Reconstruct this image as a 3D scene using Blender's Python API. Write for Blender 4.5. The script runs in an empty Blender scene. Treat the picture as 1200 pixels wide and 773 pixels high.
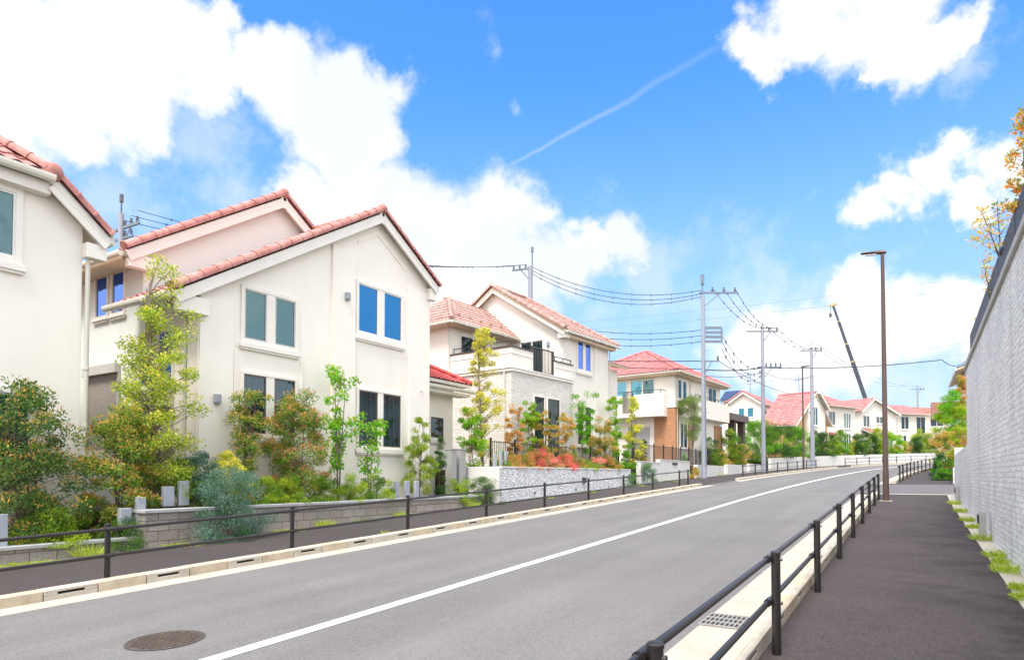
import bpy, bmesh, math, random
import numpy as np
from mathutils import Vector, Matrix

SC = bpy.context.scene
COL = SC.collection
PI = math.pi

# ------------------------------------------------------------------ camera maths
YAW, PITCH, FPX, CX, CY, EYE = math.radians(31.7), math.radians(1.5), 760.0, 600.0, 386.5 + 150.6, 1.6
SLOPE = .0358
_F0 = np.array([-math.sin(YAW), math.cos(YAW), 0.])
_R = np.array([math.cos(YAW), math.sin(YAW), 0.])
_Z = np.array([0, 0, 1.])
_F = _F0 * math.cos(PITCH) + _Z * math.sin(PITCH)
_U = -_F0 * math.sin(PITCH) + _Z * math.cos(PITCH)
_C = np.array([0, 0, EYE])

def ray(u, v):
    return _F + (u - CX) / FPX * _R + (CY - v) / FPX * _U

def at_x(u, v, X):
    d = ray(u, v); return _C + d * (X / d[0])

def at_y(u, v, Y):
    d = ray(u, v); return _C + d * (Y / d[1])

def at_d(u, v, D):
    d = ray(u, v); return _C + d * (D / (d @ _F0))

def depth(x, y):
    return float(np.array([x, y, 0]) @ _F0)

# ------------------------------------------------------------------ the land and the road's course
def gz(y):
    if y < 118: return SLOPE * y
    k = y - 118
    return SLOPE * 118 + SLOPE * 40 * (1 - math.exp(-k / 40))

_kn = [(-200, 0), (20, 0), (30, 2), (42, 3.5), (54, 6), (64, 11), (76, 22), (90, 34), (120, 55), (170, 75)]
def _head(s):
    for (a, b), (c, d) in zip(_kn, _kn[1:]):
        if s <= c: return math.radians(b + (d - b) * (s - a) / (c - a))
    return math.radians(75)
_tab = []
_x, _y, _s = -4.8, 0., 0.
while _s < 170:
    _tab.append((_x, _y, _head(_s))); h = _head(_s + .125)
    _x += .25 * math.sin(h); _y += .25 * math.cos(h); _s += .25
def path(s):
    if s <= 0: return (-4.8, s, 0.)
    k = min(s / .25, len(_tab) - 2); i = int(k); f = k - i
    a, b = _tab[i], _tab[i + 1]
    return tuple(a[j] + (b[j] - a[j]) * f for j in range(3))
def off(s, d, h=0.):
    x, y, a = path(s)
    px, py = x + d * math.cos(a), y - d * math.sin(a)
    return (px, py, gz(py) + h)

def on_path(u, d, lo=45, hi=115):
    best = None
    for k in range(int((hi - lo) / .2)):
        s = lo + .2 * k; P = np.array(off(s, d, 1.)) - _C; uu = CX + FPX * (P @ _R) / (P @ _F)
        if best is None or abs(uu - u) < best[0]: best = (abs(uu - u), s)
    return off(best[1], d, 0)

# ------------------------------------------------------------------ mesh helper
OFF = {}
def rootof(o):
    while o.parent: o = o.parent
    return o
class MB:
    def __init__(s): s.v = []; s.f = []; s.m = []
    def add(s, vs, fs, mi=0):
        n = len(s.v); s.v += [tuple(map(float, p)) for p in vs]
        s.f += [tuple(i + n for i in f) for f in fs]; s.m += [mi] * len(fs); return s
    def box(s, x0, x1, y0, y1, z0, z1, mi=0):
        x0, x1 = min(x0, x1), max(x0, x1); y0, y1 = min(y0, y1), max(y0, y1); z0, z1 = min(z0, z1), max(z0, z1)
        return s.add([(x0,y0,z0),(x1,y0,z0),(x1,y1,z0),(x0,y1,z0),(x0,y0,z1),(x1,y0,z1),(x1,y1,z1),(x0,y1,z1)],
                     [(0,3,2,1),(4,5,6,7),(0,1,5,4),(1,2,6,5),(2,3,7,6),(3,0,4,7)], mi)
    def prism(s, pts, vec, mi=0):
        n = len(pts); P = [Vector(p) for p in pts]; v = Vector(vec)
        nor = Vector((0, 0, 0))
        for i in range(n): nor += P[i].cross(P[(i + 1) % n])
        if nor.dot(v) > 0: P = P[::-1]
        return s.add(P + [p + v for p in P], [tuple(range(n)), tuple(range(2 * n - 1, n - 1, -1))] +
                     [((i + 1) % n, i, i + n, (i + 1) % n + n) for i in range(n)], mi)
    def bar(s, a, b, w, h, up=(0, 0, 1), mi=0):          # box beam between two points, w sideways, h along up
        a, b = Vector(a), Vector(b); d = (b - a).normalized(); sd = d.cross(Vector(up))
        if sd.length < 1e-4: sd = d.cross(Vector((1, 0, 0)))
        sd.normalize(); u = sd.cross(d).normalized()
        q = [a + sd * (i * w / 2) + u * (j * h / 2) for i, j in ((-1,-1),(1,-1),(1,1),(-1,1))]
        return s.prism(q, b - a, mi)
    def tube(s, pts, r, n=8, mi=0, cap=True):
        P = [Vector(p) for p in pts]; R = r if isinstance(r, (list, tuple)) else [r] * len(P)
        vs, fs = [], []; ref = None
        for i, p in enumerate(P):
            d = (P[min(i + 1, len(P) - 1)] - P[max(i - 1, 0)])
            d = d.normalized() if d.length > 1e-9 else Vector((0, 0, 1))
            if ref is None: ref = Vector((1, 0, 0)) if abs(d.x) < .8 else Vector((0, 1, 0))
            a = (ref - d * ref.dot(d)).normalized(); b = d.cross(a); ref = a
            vs += [p + (a * math.cos(2 * PI * k / n) + b * math.sin(2 * PI * k / n)) * R[i] for k in range(n)]
        for i in range(len(P) - 1):
            fs += [(i*n+k, i*n+(k+1) % n, (i+1)*n+(k+1) % n, (i+1)*n+k) for k in range(n)]
        if cap: fs += [tuple(range(n - 1, -1, -1)), tuple((len(P) - 1) * n + k for k in range(n))]
        return s.add(vs, fs, mi)
    def lathe(s, prof, c, n=12, mi=0):
        return s.tube([(c[0], c[1], c[2] + z) for r, z in prof], [max(r, 1e-4) for r, z in prof], n, mi) if all(
            prof[i][1] != prof[i + 1][1] for i in range(len(prof) - 1)) else s._lathe(prof, c, n, mi)
    def _lathe(s, prof, c, n, mi):
        vs = [(c[0] + r * math.cos(2*PI*k/n), c[1] + r * math.sin(2*PI*k/n), c[2] + z) for r, z in prof for k in range(n)]
        fs = [(i*n+k, i*n+(k+1) % n, (i+1)*n+(k+1) % n, (i+1)*n+k) for i in range(len(prof)-1) for k in range(n)]
        fs += [tuple(range(n - 1, -1, -1)), tuple((len(prof) - 1) * n + k for k in range(n))]
        return s.add(vs, fs, mi)
    def ball(s, c, r, n=12, m=8, sc=(1, 1, 1), mi=0):
        vs, fs = [], []
        for i in range(m + 1):
            t = PI * (i + .001) / (m + .002)
            for k in range(n):
                vs.append((c[0] + r*sc[0]*math.sin(t)*math.cos(2*PI*k/n), c[1] + r*sc[1]*math.sin(t)*math.sin(2*PI*k/n), c[2] - r*sc[2]*math.cos(t)))
        for i in range(m): fs += [(i*n+k, i*n+(k+1) % n, (i+1)*n+(k+1) % n, (i+1)*n+k) for k in range(n)]
        return s.add(vs, fs, mi)
    def poly(s, pts, mi=0): return s.add(pts, [tuple(range(len(pts)))], mi)
    def build(s, name, mats, parent=None, smooth=False, bevel=0, origin=None):
        me = bpy.data.meshes.new(name)
        V = np.array(s.v, float)
        if parent is not None: o_ = np.array(OFF.get(rootof(parent).name, (0, 0, 0)))
        else:
            mn, mx = V.min(0), V.max(0)
            o_ = np.array(origin if origin is not None else ((mn[0]+mx[0])/2, (mn[1]+mx[1])/2, mn[2]))
        me.from_pydata(V - o_, [], s.f)
        mats = mats if isinstance(mats, (list, tuple)) else [mats]
        for m in mats: me.materials.append(m)
        if len(mats) > 1: me.polygons.foreach_set('material_index', s.m)
        if smooth:
            me.polygons.foreach_set('use_smooth', [True] * len(me.polygons))
        me.update()
        o = bpy.data.objects.new(name, me); COL.objects.link(o)
        if parent is not None: o.parent = parent
        else: o.location = o_
        if smooth: me.set_sharp_from_angle(angle=math.radians(40))
        if bevel:
            b = o.modifiers.new('bevel', 'BEVEL'); b.width = bevel; b.segments = 2; b.limit_method = 'ANGLE'; b.angle_limit = math.radians(40)
        return o
def tag(o, label=None, cat=None, group=None, kind=None):
    if label: o['label'] = label
    if cat: o['category'] = cat
    if group: o['group'] = group
    if kind: o['kind'] = kind
    return o
def thing(name, loc, label, cat, group=None, rot=0., house=False):
    o = bpy.data.objects.new(name, None); COL.objects.link(o)
    o.empty_display_size = .3
    o.location = loc; o.rotation_euler.z = rot
    OFF[o.name] = (0, 0, loc[2]) if house else tuple(loc)   # houses are modelled in their own turned frame, world heights
    return tag(o, label, cat, group)

# ------------------------------------------------------------------ materials
def NT(name):
    m = bpy.data.materials.new(name); m.use_nodes = True
    nt = m.node_tree; nt.nodes.clear()
    out = nt.nodes.new('ShaderNodeOutputMaterial')
    return m, nt, out
def N(nt, typ, **kw):
    n = nt.nodes.new(typ)
    for k, v in kw.items():
        if k == 'inp':
            for kk, vv in v.items(): n.inputs[kk].default_value = vv
        else: setattr(n, k, v)
    return n
def L(nt, a, b): nt.links.new(a, b)
def c4(c): return (c[0], c[1], c[2], 1)
def mulc(c, k): return tuple(min(1, x * k) for x in c)
def ramp(nt, fac, stops):
    r = N(nt, 'ShaderNodeValToRGB')
    e = r.color_ramp.elements
    while len(e) > 1: e.remove(e[-1])
    e[0].position, e[0].color = stops[0][0], c4(stops[0][1])
    for p, c in stops[1:]:
        k = e.new(p); k.color = c4(c)
    if fac is not None: L(nt, fac, r.inputs[0])
    return r
def coords(nt, scale=(1, 1, 1)):
    t = N(nt, 'ShaderNodeTexCoord'); mp = N(nt, 'ShaderNodeMapping'); mp.inputs['Scale'].default_value = scale
    L(nt, t.outputs['Object'], mp.inputs[0]); return mp.outputs[0]
def noise(nt, co, scale, detail=4, rough=.55):
    n = N(nt, 'ShaderNodeTexNoise', inp={'Scale': scale, 'Detail': detail, 'Roughness': rough}); L(nt, co, n.inputs['Vector']); return n.outputs['Fac']
def mixc(nt, fac, a, b, mode='MIX'):
    m = N(nt, 'ShaderNodeMix', data_type='RGBA', blend_type=mode)
    if isinstance(fac, (int, float)): m.inputs[0].default_value = fac
    else: L(nt, fac, m.inputs[0])
    for s, x in ((6, a), (7, b)):
        if isinstance(x, tuple): m.inputs[s].default_value = c4(x)
        else: L(nt, x, m.inputs[s])
    return m.outputs[2]
def bsdf(nt, out, color, rough=.7, spec=.3, metal=0, normal=None):
    b = N(nt, 'ShaderNodeBsdfPrincipled')
    b.inputs['Roughness'].default_value = rough; b.inputs['Specular IOR Level'].default_value = spec; b.inputs['Metallic'].default_value = metal
    if isinstance(color, tuple): b.inputs['Base Color'].default_value = c4(color)
    else: L(nt, color, b.inputs['Base Color'])
    if normal is not None: L(nt, normal, b.inputs['Normal'])
    L(nt, b.outputs[0], out.inputs[0]); return b
def bump(nt, h, dist, strength=.6, prev=None):
    b = N(nt, 'ShaderNodeBump', inp={'Strength': strength, 'Distance': dist}); L(nt, h, b.inputs['Height'])
    if prev is not None: L(nt, prev, b.inputs['Normal'])
    return b.outputs[0]
def plain(name, col, rough=.6, var=.12, scale=3., fine=0., fscale=150, spec=.3, metal=0, stretch=(1, 1, 1), bd=.002):
    """painted / cast surface: broad tone drift, fine grain, slight bump"""
    m, nt, out = NT(name); co = coords(nt, stretch)
    a = noise(nt, co, scale, 5)
    c = ramp(nt, a, [(.3, mulc(col, 1 - var)), (.7, mulc(col, 1 + var * .6))]).outputs[0]
    nrm = None
    if fine:
        g = noise(nt, coords(nt), fscale, 3)
        c = mixc(nt, 1., c, ramp(nt, g, [(.3, (1 - fine,) * 3), (.7, (1, 1, 1))]).outputs[0], 'MULTIPLY')
        nrm = bump(nt, g, bd, .5)
    bsdf(nt, out, c, rough, spec, metal, nrm); return m
def stucco(name, col, stain=.018):
    m, nt, out = NT(name); co = coords(nt)
    c = ramp(nt, noise(nt, co, 1.1, 5), [(.25, mulc(col, .965)), (.75, mulc(col, 1.02))]).outputs[0]
    st = noise(nt, coords(nt, (1.6, 1.6, .16)), 1.2, 6, .6)            # faint rain streaks
    c = mixc(nt, 1., c, ramp(nt, st, [(.40, (1 - stain, 1 - stain * 1.05, 1 - stain * 1.2)), (.62, (1, 1, 1))]).outputs[0], 'MULTIPLY')
    g = noise(nt, co, 95, 4, .65)
    c = mixc(nt, 1., c, ramp(nt, g, [(.3, (.965,) * 3), (.6, (1, 1, 1))]).outputs[0], 'MULTIPLY')
    bsdf(nt, out, c, .85, .2, 0, bump(nt, g, .004, .55)); return m
def tilemat(name, cols):
    m, nt, out = NT(name); co = coords(nt)
    n1 = noise(nt, co, 2.4, 4); n2 = noise(nt, co, 11, 3)
    c = ramp(nt, n1, [(.3, cols[0]), (.5, cols[1]), (.72, cols[2])]).outputs[0]
    c = mixc(nt, 1., c, ramp(nt, n2, [(.35, (.80, .78, .76)), (.62, (1, 1, 1))]).outputs[0], 'MULTIPLY')
    g = noise(nt, co, 60, 3)
    bsdf(nt, out, c, .72, .3, 0, bump(nt, g, .003, .4)); return m
def wallmap(nt, axes):
    t = N(nt, 'ShaderNodeTexCoord'); s = N(nt, 'ShaderNodeSeparateXYZ'); L(nt, t.outputs['Object'], s.inputs[0])
    c = N(nt, 'ShaderNodeCombineXYZ')
    if axes == 'both':                                   # x+y covers faces along either axis
        ad = N(nt, 'ShaderNodeMath', operation='ADD'); L(nt, s.outputs[0], ad.inputs[0]); L(nt, s.outputs[1], ad.inputs[1]); L(nt, ad.outputs[0], c.inputs[0])
    else: L(nt, s.outputs['XYZ'.index(axes)], c.inputs[0])
    L(nt, s.outputs[2], c.inputs[1]); return c.outputs[0], t.outputs['Object']
def brickmat(name, c1, c2, mort, bw, bh, ms=.012, axes='both', bd=.01, rough=.85, split=0., squash=1.):
    m, nt, out = NT(name); w, co = wallmap(nt, axes)
    if split:                                            # wobble the joints for rough split stone
        nn = N(nt, 'ShaderNodeTexNoise', inp={'Scale': 7., 'Detail': 3.}); L(nt, co, nn.inputs['Vector'])
        sb = N(nt, 'ShaderNodeVectorMath', operation='SUBTRACT'); sb.inputs[1].default_value = (.5, .5, .5); L(nt, nn.outputs['Color'], sb.inputs[0])
        sc = N(nt, 'ShaderNodeVectorMath', operation='SCALE'); sc.inputs['Scale'].default_value = split; L(nt, sb.outputs[0], sc.inputs[0])
        ad = N(nt, 'ShaderNodeVectorMath', operation='ADD'); L(nt, w, ad.inputs[0]); L(nt, sc.outputs[0], ad.inputs[1]); w = ad.outputs[0]
    b = N(nt, 'ShaderNodeTexBrick', inp={'Scale': 1., 'Mortar Size': ms, 'Mortar Smooth': .3, 'Brick Width': bw, 'Row Height': bh, 'Bias': 0.})
    b.inputs['Color1'].default_value = c4(c1); b.inputs['Color2'].default_value = c4(c2); b.inputs['Mortar'].default_value = c4(mort)
    b.squash = squash; b.squash_frequency = 3
    L(nt, w, b.inputs['Vector'])
    n1 = noise(nt, co, 26, 5, .65); n0 = noise(nt, co, 3.2, 4)
    c = mixc(nt, 1., b.outputs['Color'], ramp(nt, n1, [(.3, (.80 if split > .06 else .70,) * 3), (.62, (1.05,) * 3)]).outputs[0], 'MULTIPLY')
    c = mixc(nt, 1., c, ramp(nt, n0, [(.3, (.90, .90, .905)), (.7, (1, 1, 1))]).outputs[0], 'MULTIPLY')
    inv = N(nt, 'ShaderNodeMath', operation='MULTIPLY', inp={1: -1.0}); L(nt, b.outputs['Fac'], inv.inputs[0])
    nr = bump(nt, inv.outputs[0], bd, .8); nr = bump(nt, n1, bd * (2.2 if split else .5), .7, nr)
    bsdf(nt, out, c, rough, .2, 0, nr); return m
def splitwall(name):
    m, nt, out = NT(name); w, co = wallmap(nt, 'Y')
    nn = N(nt, 'ShaderNodeTexNoise', inp={'Scale': 9., 'Detail': 4.}); L(nt, co, nn.inputs['Vector'])
    sb = N(nt, 'ShaderNodeVectorMath', operation='SUBTRACT'); sb.inputs[1].default_value = (.5, .5, .5); L(nt, nn.outputs['Color'], sb.inputs[0])
    sc = N(nt, 'ShaderNodeVectorMath', operation='SCALE'); sc.inputs['Scale'].default_value = .07; L(nt, sb.outputs[0], sc.inputs[0])
    ad = N(nt, 'ShaderNodeVectorMath', operation='ADD'); L(nt, w, ad.inputs[0]); L(nt, sc.outputs[0], ad.inputs[1])
    b = N(nt, 'ShaderNodeTexBrick', inp={'Scale': 1., 'Mortar Size': .007, 'Mortar Smooth': .5, 'Brick Width': .24, 'Row Height': .075, 'Bias': 0.}); b.squash = .55; b.squash_frequency = 3; b.offset_frequency = 3; b.offset = .37
    for k, v in (('Color1', (.84, .825, .80)), ('Color2', (.97, .95, .92)), ('Mortar', (.60, .59, .58))): b.inputs[k].default_value = c4(v)
    L(nt, ad.outputs[0], b.inputs['Vector'])
    mp = N(nt, 'ShaderNodeMapping'); mp.inputs['Scale'].default_value = (1, .55, 1.3); L(nt, co, mp.inputs[0])
    chip = noise(nt, mp.outputs[0], 16, 6, .7)            # chipped, pitted faces
    c = mixc(nt, 1., b.outputs['Color'], ramp(nt, chip, [(.34, (.62, .62, .635)), (.46, (.98,) * 3), (.7, (1.06,) * 3)]).outputs[0], 'MULTIPLY')
    big = noise(nt, co, .7, 5, .6); c = mixc(nt, 1., c, ramp(nt, big, [(.3, (.88, .88, .885)), (.62, (1.02,) * 3)]).outputs[0], 'MULTIPLY')
    run = noise(nt, coords(nt, (1, 1.3, .12)), 2.2, 5, .6); c = mixc(nt, 1., c, ramp(nt, run, [(.34, (.86, .86, .85)), (.5, (1,) * 3)]).outputs[0], 'MULTIPLY')
    inv = N(nt, 'ShaderNodeMath', operation='MULTIPLY', inp={1: -1.0}); L(nt, b.outputs['Fac'], inv.inputs[0])
    bsdf(nt, out, c, .9, .2, 0, bump(nt, chip, .035, .8, bump(nt, inv.outputs[0], .012, .7))); return m
def pebblemat(name):
    m, nt, out = NT(name); w, co = wallmap(nt, 'Y')
    mp = N(nt, 'ShaderNodeMapping'); mp.inputs['Scale'].default_value = (.8, 1.15, 1); L(nt, w, mp.inputs[0])
    v = N(nt, 'ShaderNodeTexVoronoi', feature='DISTANCE_TO_EDGE', inp={'Scale': 11.}); L(nt, mp.outputs[0], v.inputs['Vector'])
    v2 = N(nt, 'ShaderNodeTexVoronoi', inp={'Scale': 11.}); L(nt, mp.outputs[0], v2.inputs['Vector'])
    sp = N(nt, 'ShaderNodeSeparateColor'); L(nt, v2.outputs['Color'], sp.inputs[0])
    tone = ramp(nt, sp.outputs[0], [(.1, (.66, .67, .68)), (.5, (.82, .82, .82)), (.9, (.92, .915, .90))]).outputs[0]
    ed = ramp(nt, v.outputs['Distance'], [(.01, (.42, .43, .45)), (.07, (1, 1, 1))]).outputs[0]
    c = mixc(nt, 1., tone, ed, 'MULTIPLY'); n1 = noise(nt, co, 30, 4)
    c = mixc(nt, 1., c, ramp(nt, n1, [(.3, (.82,) * 3), (.65, (1.03,) * 3)]).outputs[0], 'MULTIPLY')
    bsdf(nt, out, c, .85, .2, 0, bump(nt, v.outputs['Distance'], .06, .8)); return m
def asphalt(name, col, speck=.25, patch=.1, streak=False, blot=None):
    m, nt, out = NT(name); co = coords(nt)
    c = ramp(nt, noise(nt, co, .55, 5, .6), [(.3, mulc(col, 1 - patch)), (.7, mulc(col, 1 + patch))]).outputs[0]
    if streak:                                           # wheel-worn bands along the lane
        st = noise(nt, coords(nt, (1.5, .05, 1)), 1.3, 3)
        c = mixc(nt, 1., c, ramp(nt, st, [(.35, (.92, .92, .925)), (.65, (1.05, 1.05, 1.04))]).outputs[0], 'MULTIPLY')
    v = N(nt, 'ShaderNodeTexVoronoi', inp={'Scale': 85.}); L(nt, co, v.inputs['Vector'])
    sp = N(nt, 'ShaderNodeSeparateColor'); L(nt, v.outputs['Color'], sp.inputs[0])
    c = mixc(nt, 1., c, ramp(nt, sp.outputs[0], [(.1, (1 - speck,) * 3), (.8, (1 + speck * .7,) * 3)]).outputs[0], 'MULTIPLY')
    f2 = noise(nt, co, 260, 2); c = mixc(nt, 1., c, ramp(nt, f2, [(.35, (.8,) * 3), (.65, (1.12,) * 3)]).outputs[0], 'MULTIPLY')
    if blot:                                             # dark blotches, stronger towards the wall side
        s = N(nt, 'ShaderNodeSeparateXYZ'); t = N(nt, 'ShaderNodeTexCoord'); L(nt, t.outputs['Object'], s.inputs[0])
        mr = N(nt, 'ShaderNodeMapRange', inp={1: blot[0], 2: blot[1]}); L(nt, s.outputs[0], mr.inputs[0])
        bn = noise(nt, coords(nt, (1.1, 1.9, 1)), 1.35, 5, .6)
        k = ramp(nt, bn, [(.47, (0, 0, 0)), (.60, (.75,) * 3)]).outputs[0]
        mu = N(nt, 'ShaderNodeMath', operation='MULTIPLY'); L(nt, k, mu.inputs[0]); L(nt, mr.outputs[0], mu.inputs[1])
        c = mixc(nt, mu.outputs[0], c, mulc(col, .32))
    bsdf(nt, out, c, .9, .25, 0, bump(nt, sp.outputs[1], .004, .35)); return m
def glass(name, tint, refl, base, fold=0.):
    m, nt, out = NT(name)
    d = N(nt, 'ShaderNodeBsdfDiffuse'); d.inputs[0].default_value = c4(base)
    if fold:                                             # curtain folds behind the pane
        w = N(nt, 'ShaderNodeTexWave', wave_type='BANDS', bands_direction='DIAGONAL', inp={'Scale': 3.2, 'Distortion': 2., 'Detail': 2.})
        L(nt, coords(nt, (1, 1, .03)), w.inputs['Vector'])
        L(nt, ramp(nt, w.outputs['Fac'], [(.2, mulc(base, 1 - fold)), (.8, mulc(base, 1 + fold * 2))]).outputs[0], d.inputs[0])
    g = N(nt, 'ShaderNodeBsdfGlossy'); g.inputs['Color'].default_value = c4(tint); g.inputs['Roughness'].default_value = .015
    nn = noise(nt, coords(nt), 1.5, 2); L(nt, bump(nt, nn, .03, .35), g.inputs['Normal'])
    lw = N(nt, 'ShaderNodeFresnel', inp={'IOR': 1.5}); mr = N(nt, 'ShaderNodeMapRange', inp={1: .0, 2: 1., 3: refl, 4: 1.}); L(nt, lw.outputs[0], mr.inputs[0])
    mx = N(nt, 'ShaderNodeMixShader'); L(nt, mr.outputs[0], mx.inputs[0]); L(nt, d.outputs[0], mx.inputs[1]); L(nt, g.outputs[0], mx.inputs[2])
    L(nt, mx.outputs[0], out.inputs[0]); return m
LEAFGAIN = 1.65
def leafmat(name, stops, trans=.35, rough=.5):
    stops = [mulc(s, LEAFGAIN) for s in stops]
    m, nt, out = NT(name)
    ge = N(nt, 'ShaderNodeNewGeometry')
    n = len(stops); c = ramp(nt, ge.outputs['Random Per Island'], [((i + .0) / max(1, n - 1), s) for i, s in enumerate(stops)]).outputs[0]
    d = N(nt, 'ShaderNodeBsdfPrincipled'); d.inputs['Roughness'].default_value = rough; d.inputs['Specular IOR Level'].default_value = .25
    L(nt, c, d.inputs['Base Color'])
    t = N(nt, 'ShaderNodeBsdfTranslucent')
    L(nt, mixc(nt, 1., c, (1.25, 1.3, .7), 'MULTIPLY'), t.inputs[0])
    mx = N(nt, 'ShaderNodeMixShader', inp={0: trans}); L(nt, d.outputs[0], mx.inputs[1]); L(nt, t.outputs[0], mx.inputs[2]); L(nt, mx.outputs[0], out.inputs[0])
    return m

M = {}
M['white_stucco'] = stucco('white_stucco', (.845, .79, .70))
M['cream_stucco'] = stucco('cream_stucco', (.81, .755, .67))
M['pink_stucco'] = stucco('pink_stucco', (.74, .755, .70), .02)
M['orange_stucco'] = stucco('orange_stucco', (.72, .40, .20))
M['trim'] = plain('cream_trim', (.78, .735, .66), .6, .05, 2.)
M['soffit'] = plain('soffit_board', (.66, .52, .37), .7, .08, 2.)
M['gutter'] = plain('gutter_pvc', (.66, .63, .54), .4, .06, 3., spec=.4)
M['pipe'] = plain('downpipe_pvc', (.60, .58, .50), .4, .06, 3., spec=.4)
M['tile_pink'] = tilemat('pink_clay_tile', [(.36, .145, .125), (.46, .205, .18), (.53, .28, .245)])
M['tile_pale'] = tilemat('weathered_clay_tile', [(.32, .175, .15), (.42, .255, .22), (.51, .35, .31)])
M['tile_red'] = tilemat('red_clay_tile', [(.44, .055, .06), (.55, .09, .085), (.62, .15, .13)])
M['tile_coral'] = tilemat('coral_tile', [(.40, .13, .13), (.50, .19, .185), (.56, .27, .255)])
M['tile_brown'] = tilemat('brown_tile', [(.30, .13, .10), (.36, .18, .14), (.42, .22, .17)])
M['tile_blue'] = plain('blue_slate', (.06, .10, .22), .5, .1, 4.)
M['brick'] = brickmat('orange_brick', (.46, .19, .085), (.56, .27, .13), (.50, .36, .25), .23, .075, .010)
M['stone_clad'] = brickmat('pale_stone_cladding', (.72, .68, .61), (.82, .785, .72), (.60, .56, .50), .45, .10, .010, split=.02)
M['split_grey'] = brickmat('grey_split_block', (.30, .265, .23), (.37, .335, .30), (.16, .14, .12), .40, .19, .008, split=.012, bd=.012)
M['split_white'] = splitwall('white_split_stone')
M['pebble_white'] = pebblemat('white_pebble_face')
M['concrete'] = plain('grey_concrete', (.50, .48, .45), .85, .15, 2.2, .15, 60)
M['concrete_white'] = plain('white_concrete', (.70, .685, .65), .85, .10, 1.6, .12, 60)
M['coping'] = plain('pale_coping', (.42, .425, .43), .8, .12, 3., .15, 80)
M['kerb'] = plain('kerb_concrete', (.53, .48, .40), .88, .14, 3.5, .18, 70)
M['kerb_stain'] = plain('rust_stained_kerb', (.56, .47, .345), .9, .22, 5., .2, 70)
M['gutter_conc'] = plain('gutter_concrete', (.45, .415, .355), .88, .16, 1.8, .22, 80)
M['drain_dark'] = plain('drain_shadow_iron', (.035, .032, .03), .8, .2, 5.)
M['granite'] = plain('grey_granite', (.40, .43, .48), .6, .10, 4., .3, 110)
M['granite_warm'] = plain('gate_granite', (.42, .41, .40), .7, .12, 4., .3, 90)
M['bronze'] = plain('dark_bronze_paint', (.040, .032, .030), .38, .12, 6., spec=.5)
M['post'] = plain('dark_brown_steel', (.019, .0155, .015), .34, .15, 8., .12, 180, spec=.55)
M['lamp_brown'] = plain('brown_lamp_steel', (.075, .045, .036), .38, .14, 3., spec=.5, stretch=(1, 1, .2))
M['lamp_glass'] = plain('lamp_lens', (.55, .58, .60), .2, .05, 3., spec=.6)
M['frame_dark'] = plain('dark_sash', (.10, .085, .075), .4, .1, 4., spec=.5)
M['frame_silver'] = plain('silver_sash', (.48, .46, .42), .35, .08, 4., spec=.5)
M['frame_white'] = plain('white_sash', (.74, .72, .68), .4, .05, 4.)
M['shutter'] = brickmat('shutter_slats', (.36, .32, .28), (.40, .36, .32), (.16, .14, .12), 9., .055, .008, bd=.012, rough=.5)
M['pole'] = plain('pole_concrete', (.30, .315, .365), .85, .12, 1.5, .12, 60, stretch=(1, 1, .25))
M['pole_steel'] = plain('galvanised_steel', (.17, .20, .24), .5, .15, 4., spec=.5, metal=.4)
M['insulator'] = plain('pole_hardware', (.10, .11, .13), .5, .2, 8.)
M['cable'] = plain('cable_sheath', (.035, .045, .07), .6, .1, 8.)
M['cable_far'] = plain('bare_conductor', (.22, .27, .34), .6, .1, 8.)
M['crane'] = plain('crane_steel', (.07, .085, .11), .5, .15, 2.)
M['crane_tip'] = plain('crane_tip_yellow', (.46, .38, .20), .5, .1, 3.)
M['line'] = plain('road_paint', (.80, .80, .79), .8, .10, 9., .2, 120)
M['asphalt'] = asphalt('grey_asphalt', (.158, .152, .152), .17, .08, True)
M['walk'] = asphalt('dark_sidewalk_asphalt', (.060, .051, .052), .30, .12)
M['walk_r'] = asphalt('dark_sidewalk_asphalt_blotched', (.062, .051, .052), .30, .12, blot=(-1.2, 1.4))
M['side_asphalt'] = asphalt('side_street_asphalt', (.12, .115, .12), .25, .08)
M['soil'] = plain('planting_soil', (.10, .070, .045), .95, .35, 6., .4, 50, bd=.02)
M['earth'] = plain('bare_earth', (.22, .19, .13), .95, .25, .4, .2, 20)
M['gravel'] = plain('pale_gravel_edge', (.42, .37, .30), .95, .3, 14., .4, 60, bd=.01)
M['manhole'] = plain('cast_iron_cover', (.105, .078, .064), .62, .3, 7., .25, 90, spec=.4)
M['manhole_rim'] = plain('cast_iron_rim', (.075, .064, .058), .7, .2, 7.)
M['grate'] = plain('steel_grating', (.36, .35, .33), .5, .15, 9., metal=.3)
M['fence_grey'] = plain('grey_louvre_panel', (.055, .062, .085), .5, .1, 2.)
M['lampbox'] = plain('wall_light_grey', (.30, .32, .36), .45, .1, 4.)
M['bark'] = plain('grey_brown_bark', (.16, .12, .09), .9, .3, 12., .3, 60, bd=.01)
M['bark_pale'] = plain('pale_bark', (.26, .21, .16), .9, .3, 12., .3, 60, bd=.01)
M['glass_teal'] = glass('teal_glass', (.36, .56, .60), .14, (.008, .036, .042))
M['glass_dark'] = glass('dark_glass', (.55, .68, .76), .05, (.009, .022, .026), .3)
M['glass_blue'] = glass('blue_glass', (.06, .28, .64), .27, (.003, .030, .105))  # blue of the mirrored sky put into tint and base
M['glass_aqua'] = glass('aqua_glass', (.30, .66, .80), .22, (.008, .105, .15))
M['glass_vivid'] = glass('sky_blue_glass', (.20, .34, .88), .30, (.012, .045, .26))  # sky reflection painted into the pane colour as vivid blue
M['solar_frame'] = plain('black_rail', (.02, .02, .022), .45, .1, 4.)
M['carport'] = plain('brown_carport', (.12, .085, .075), .5, .1, 3.)

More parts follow.
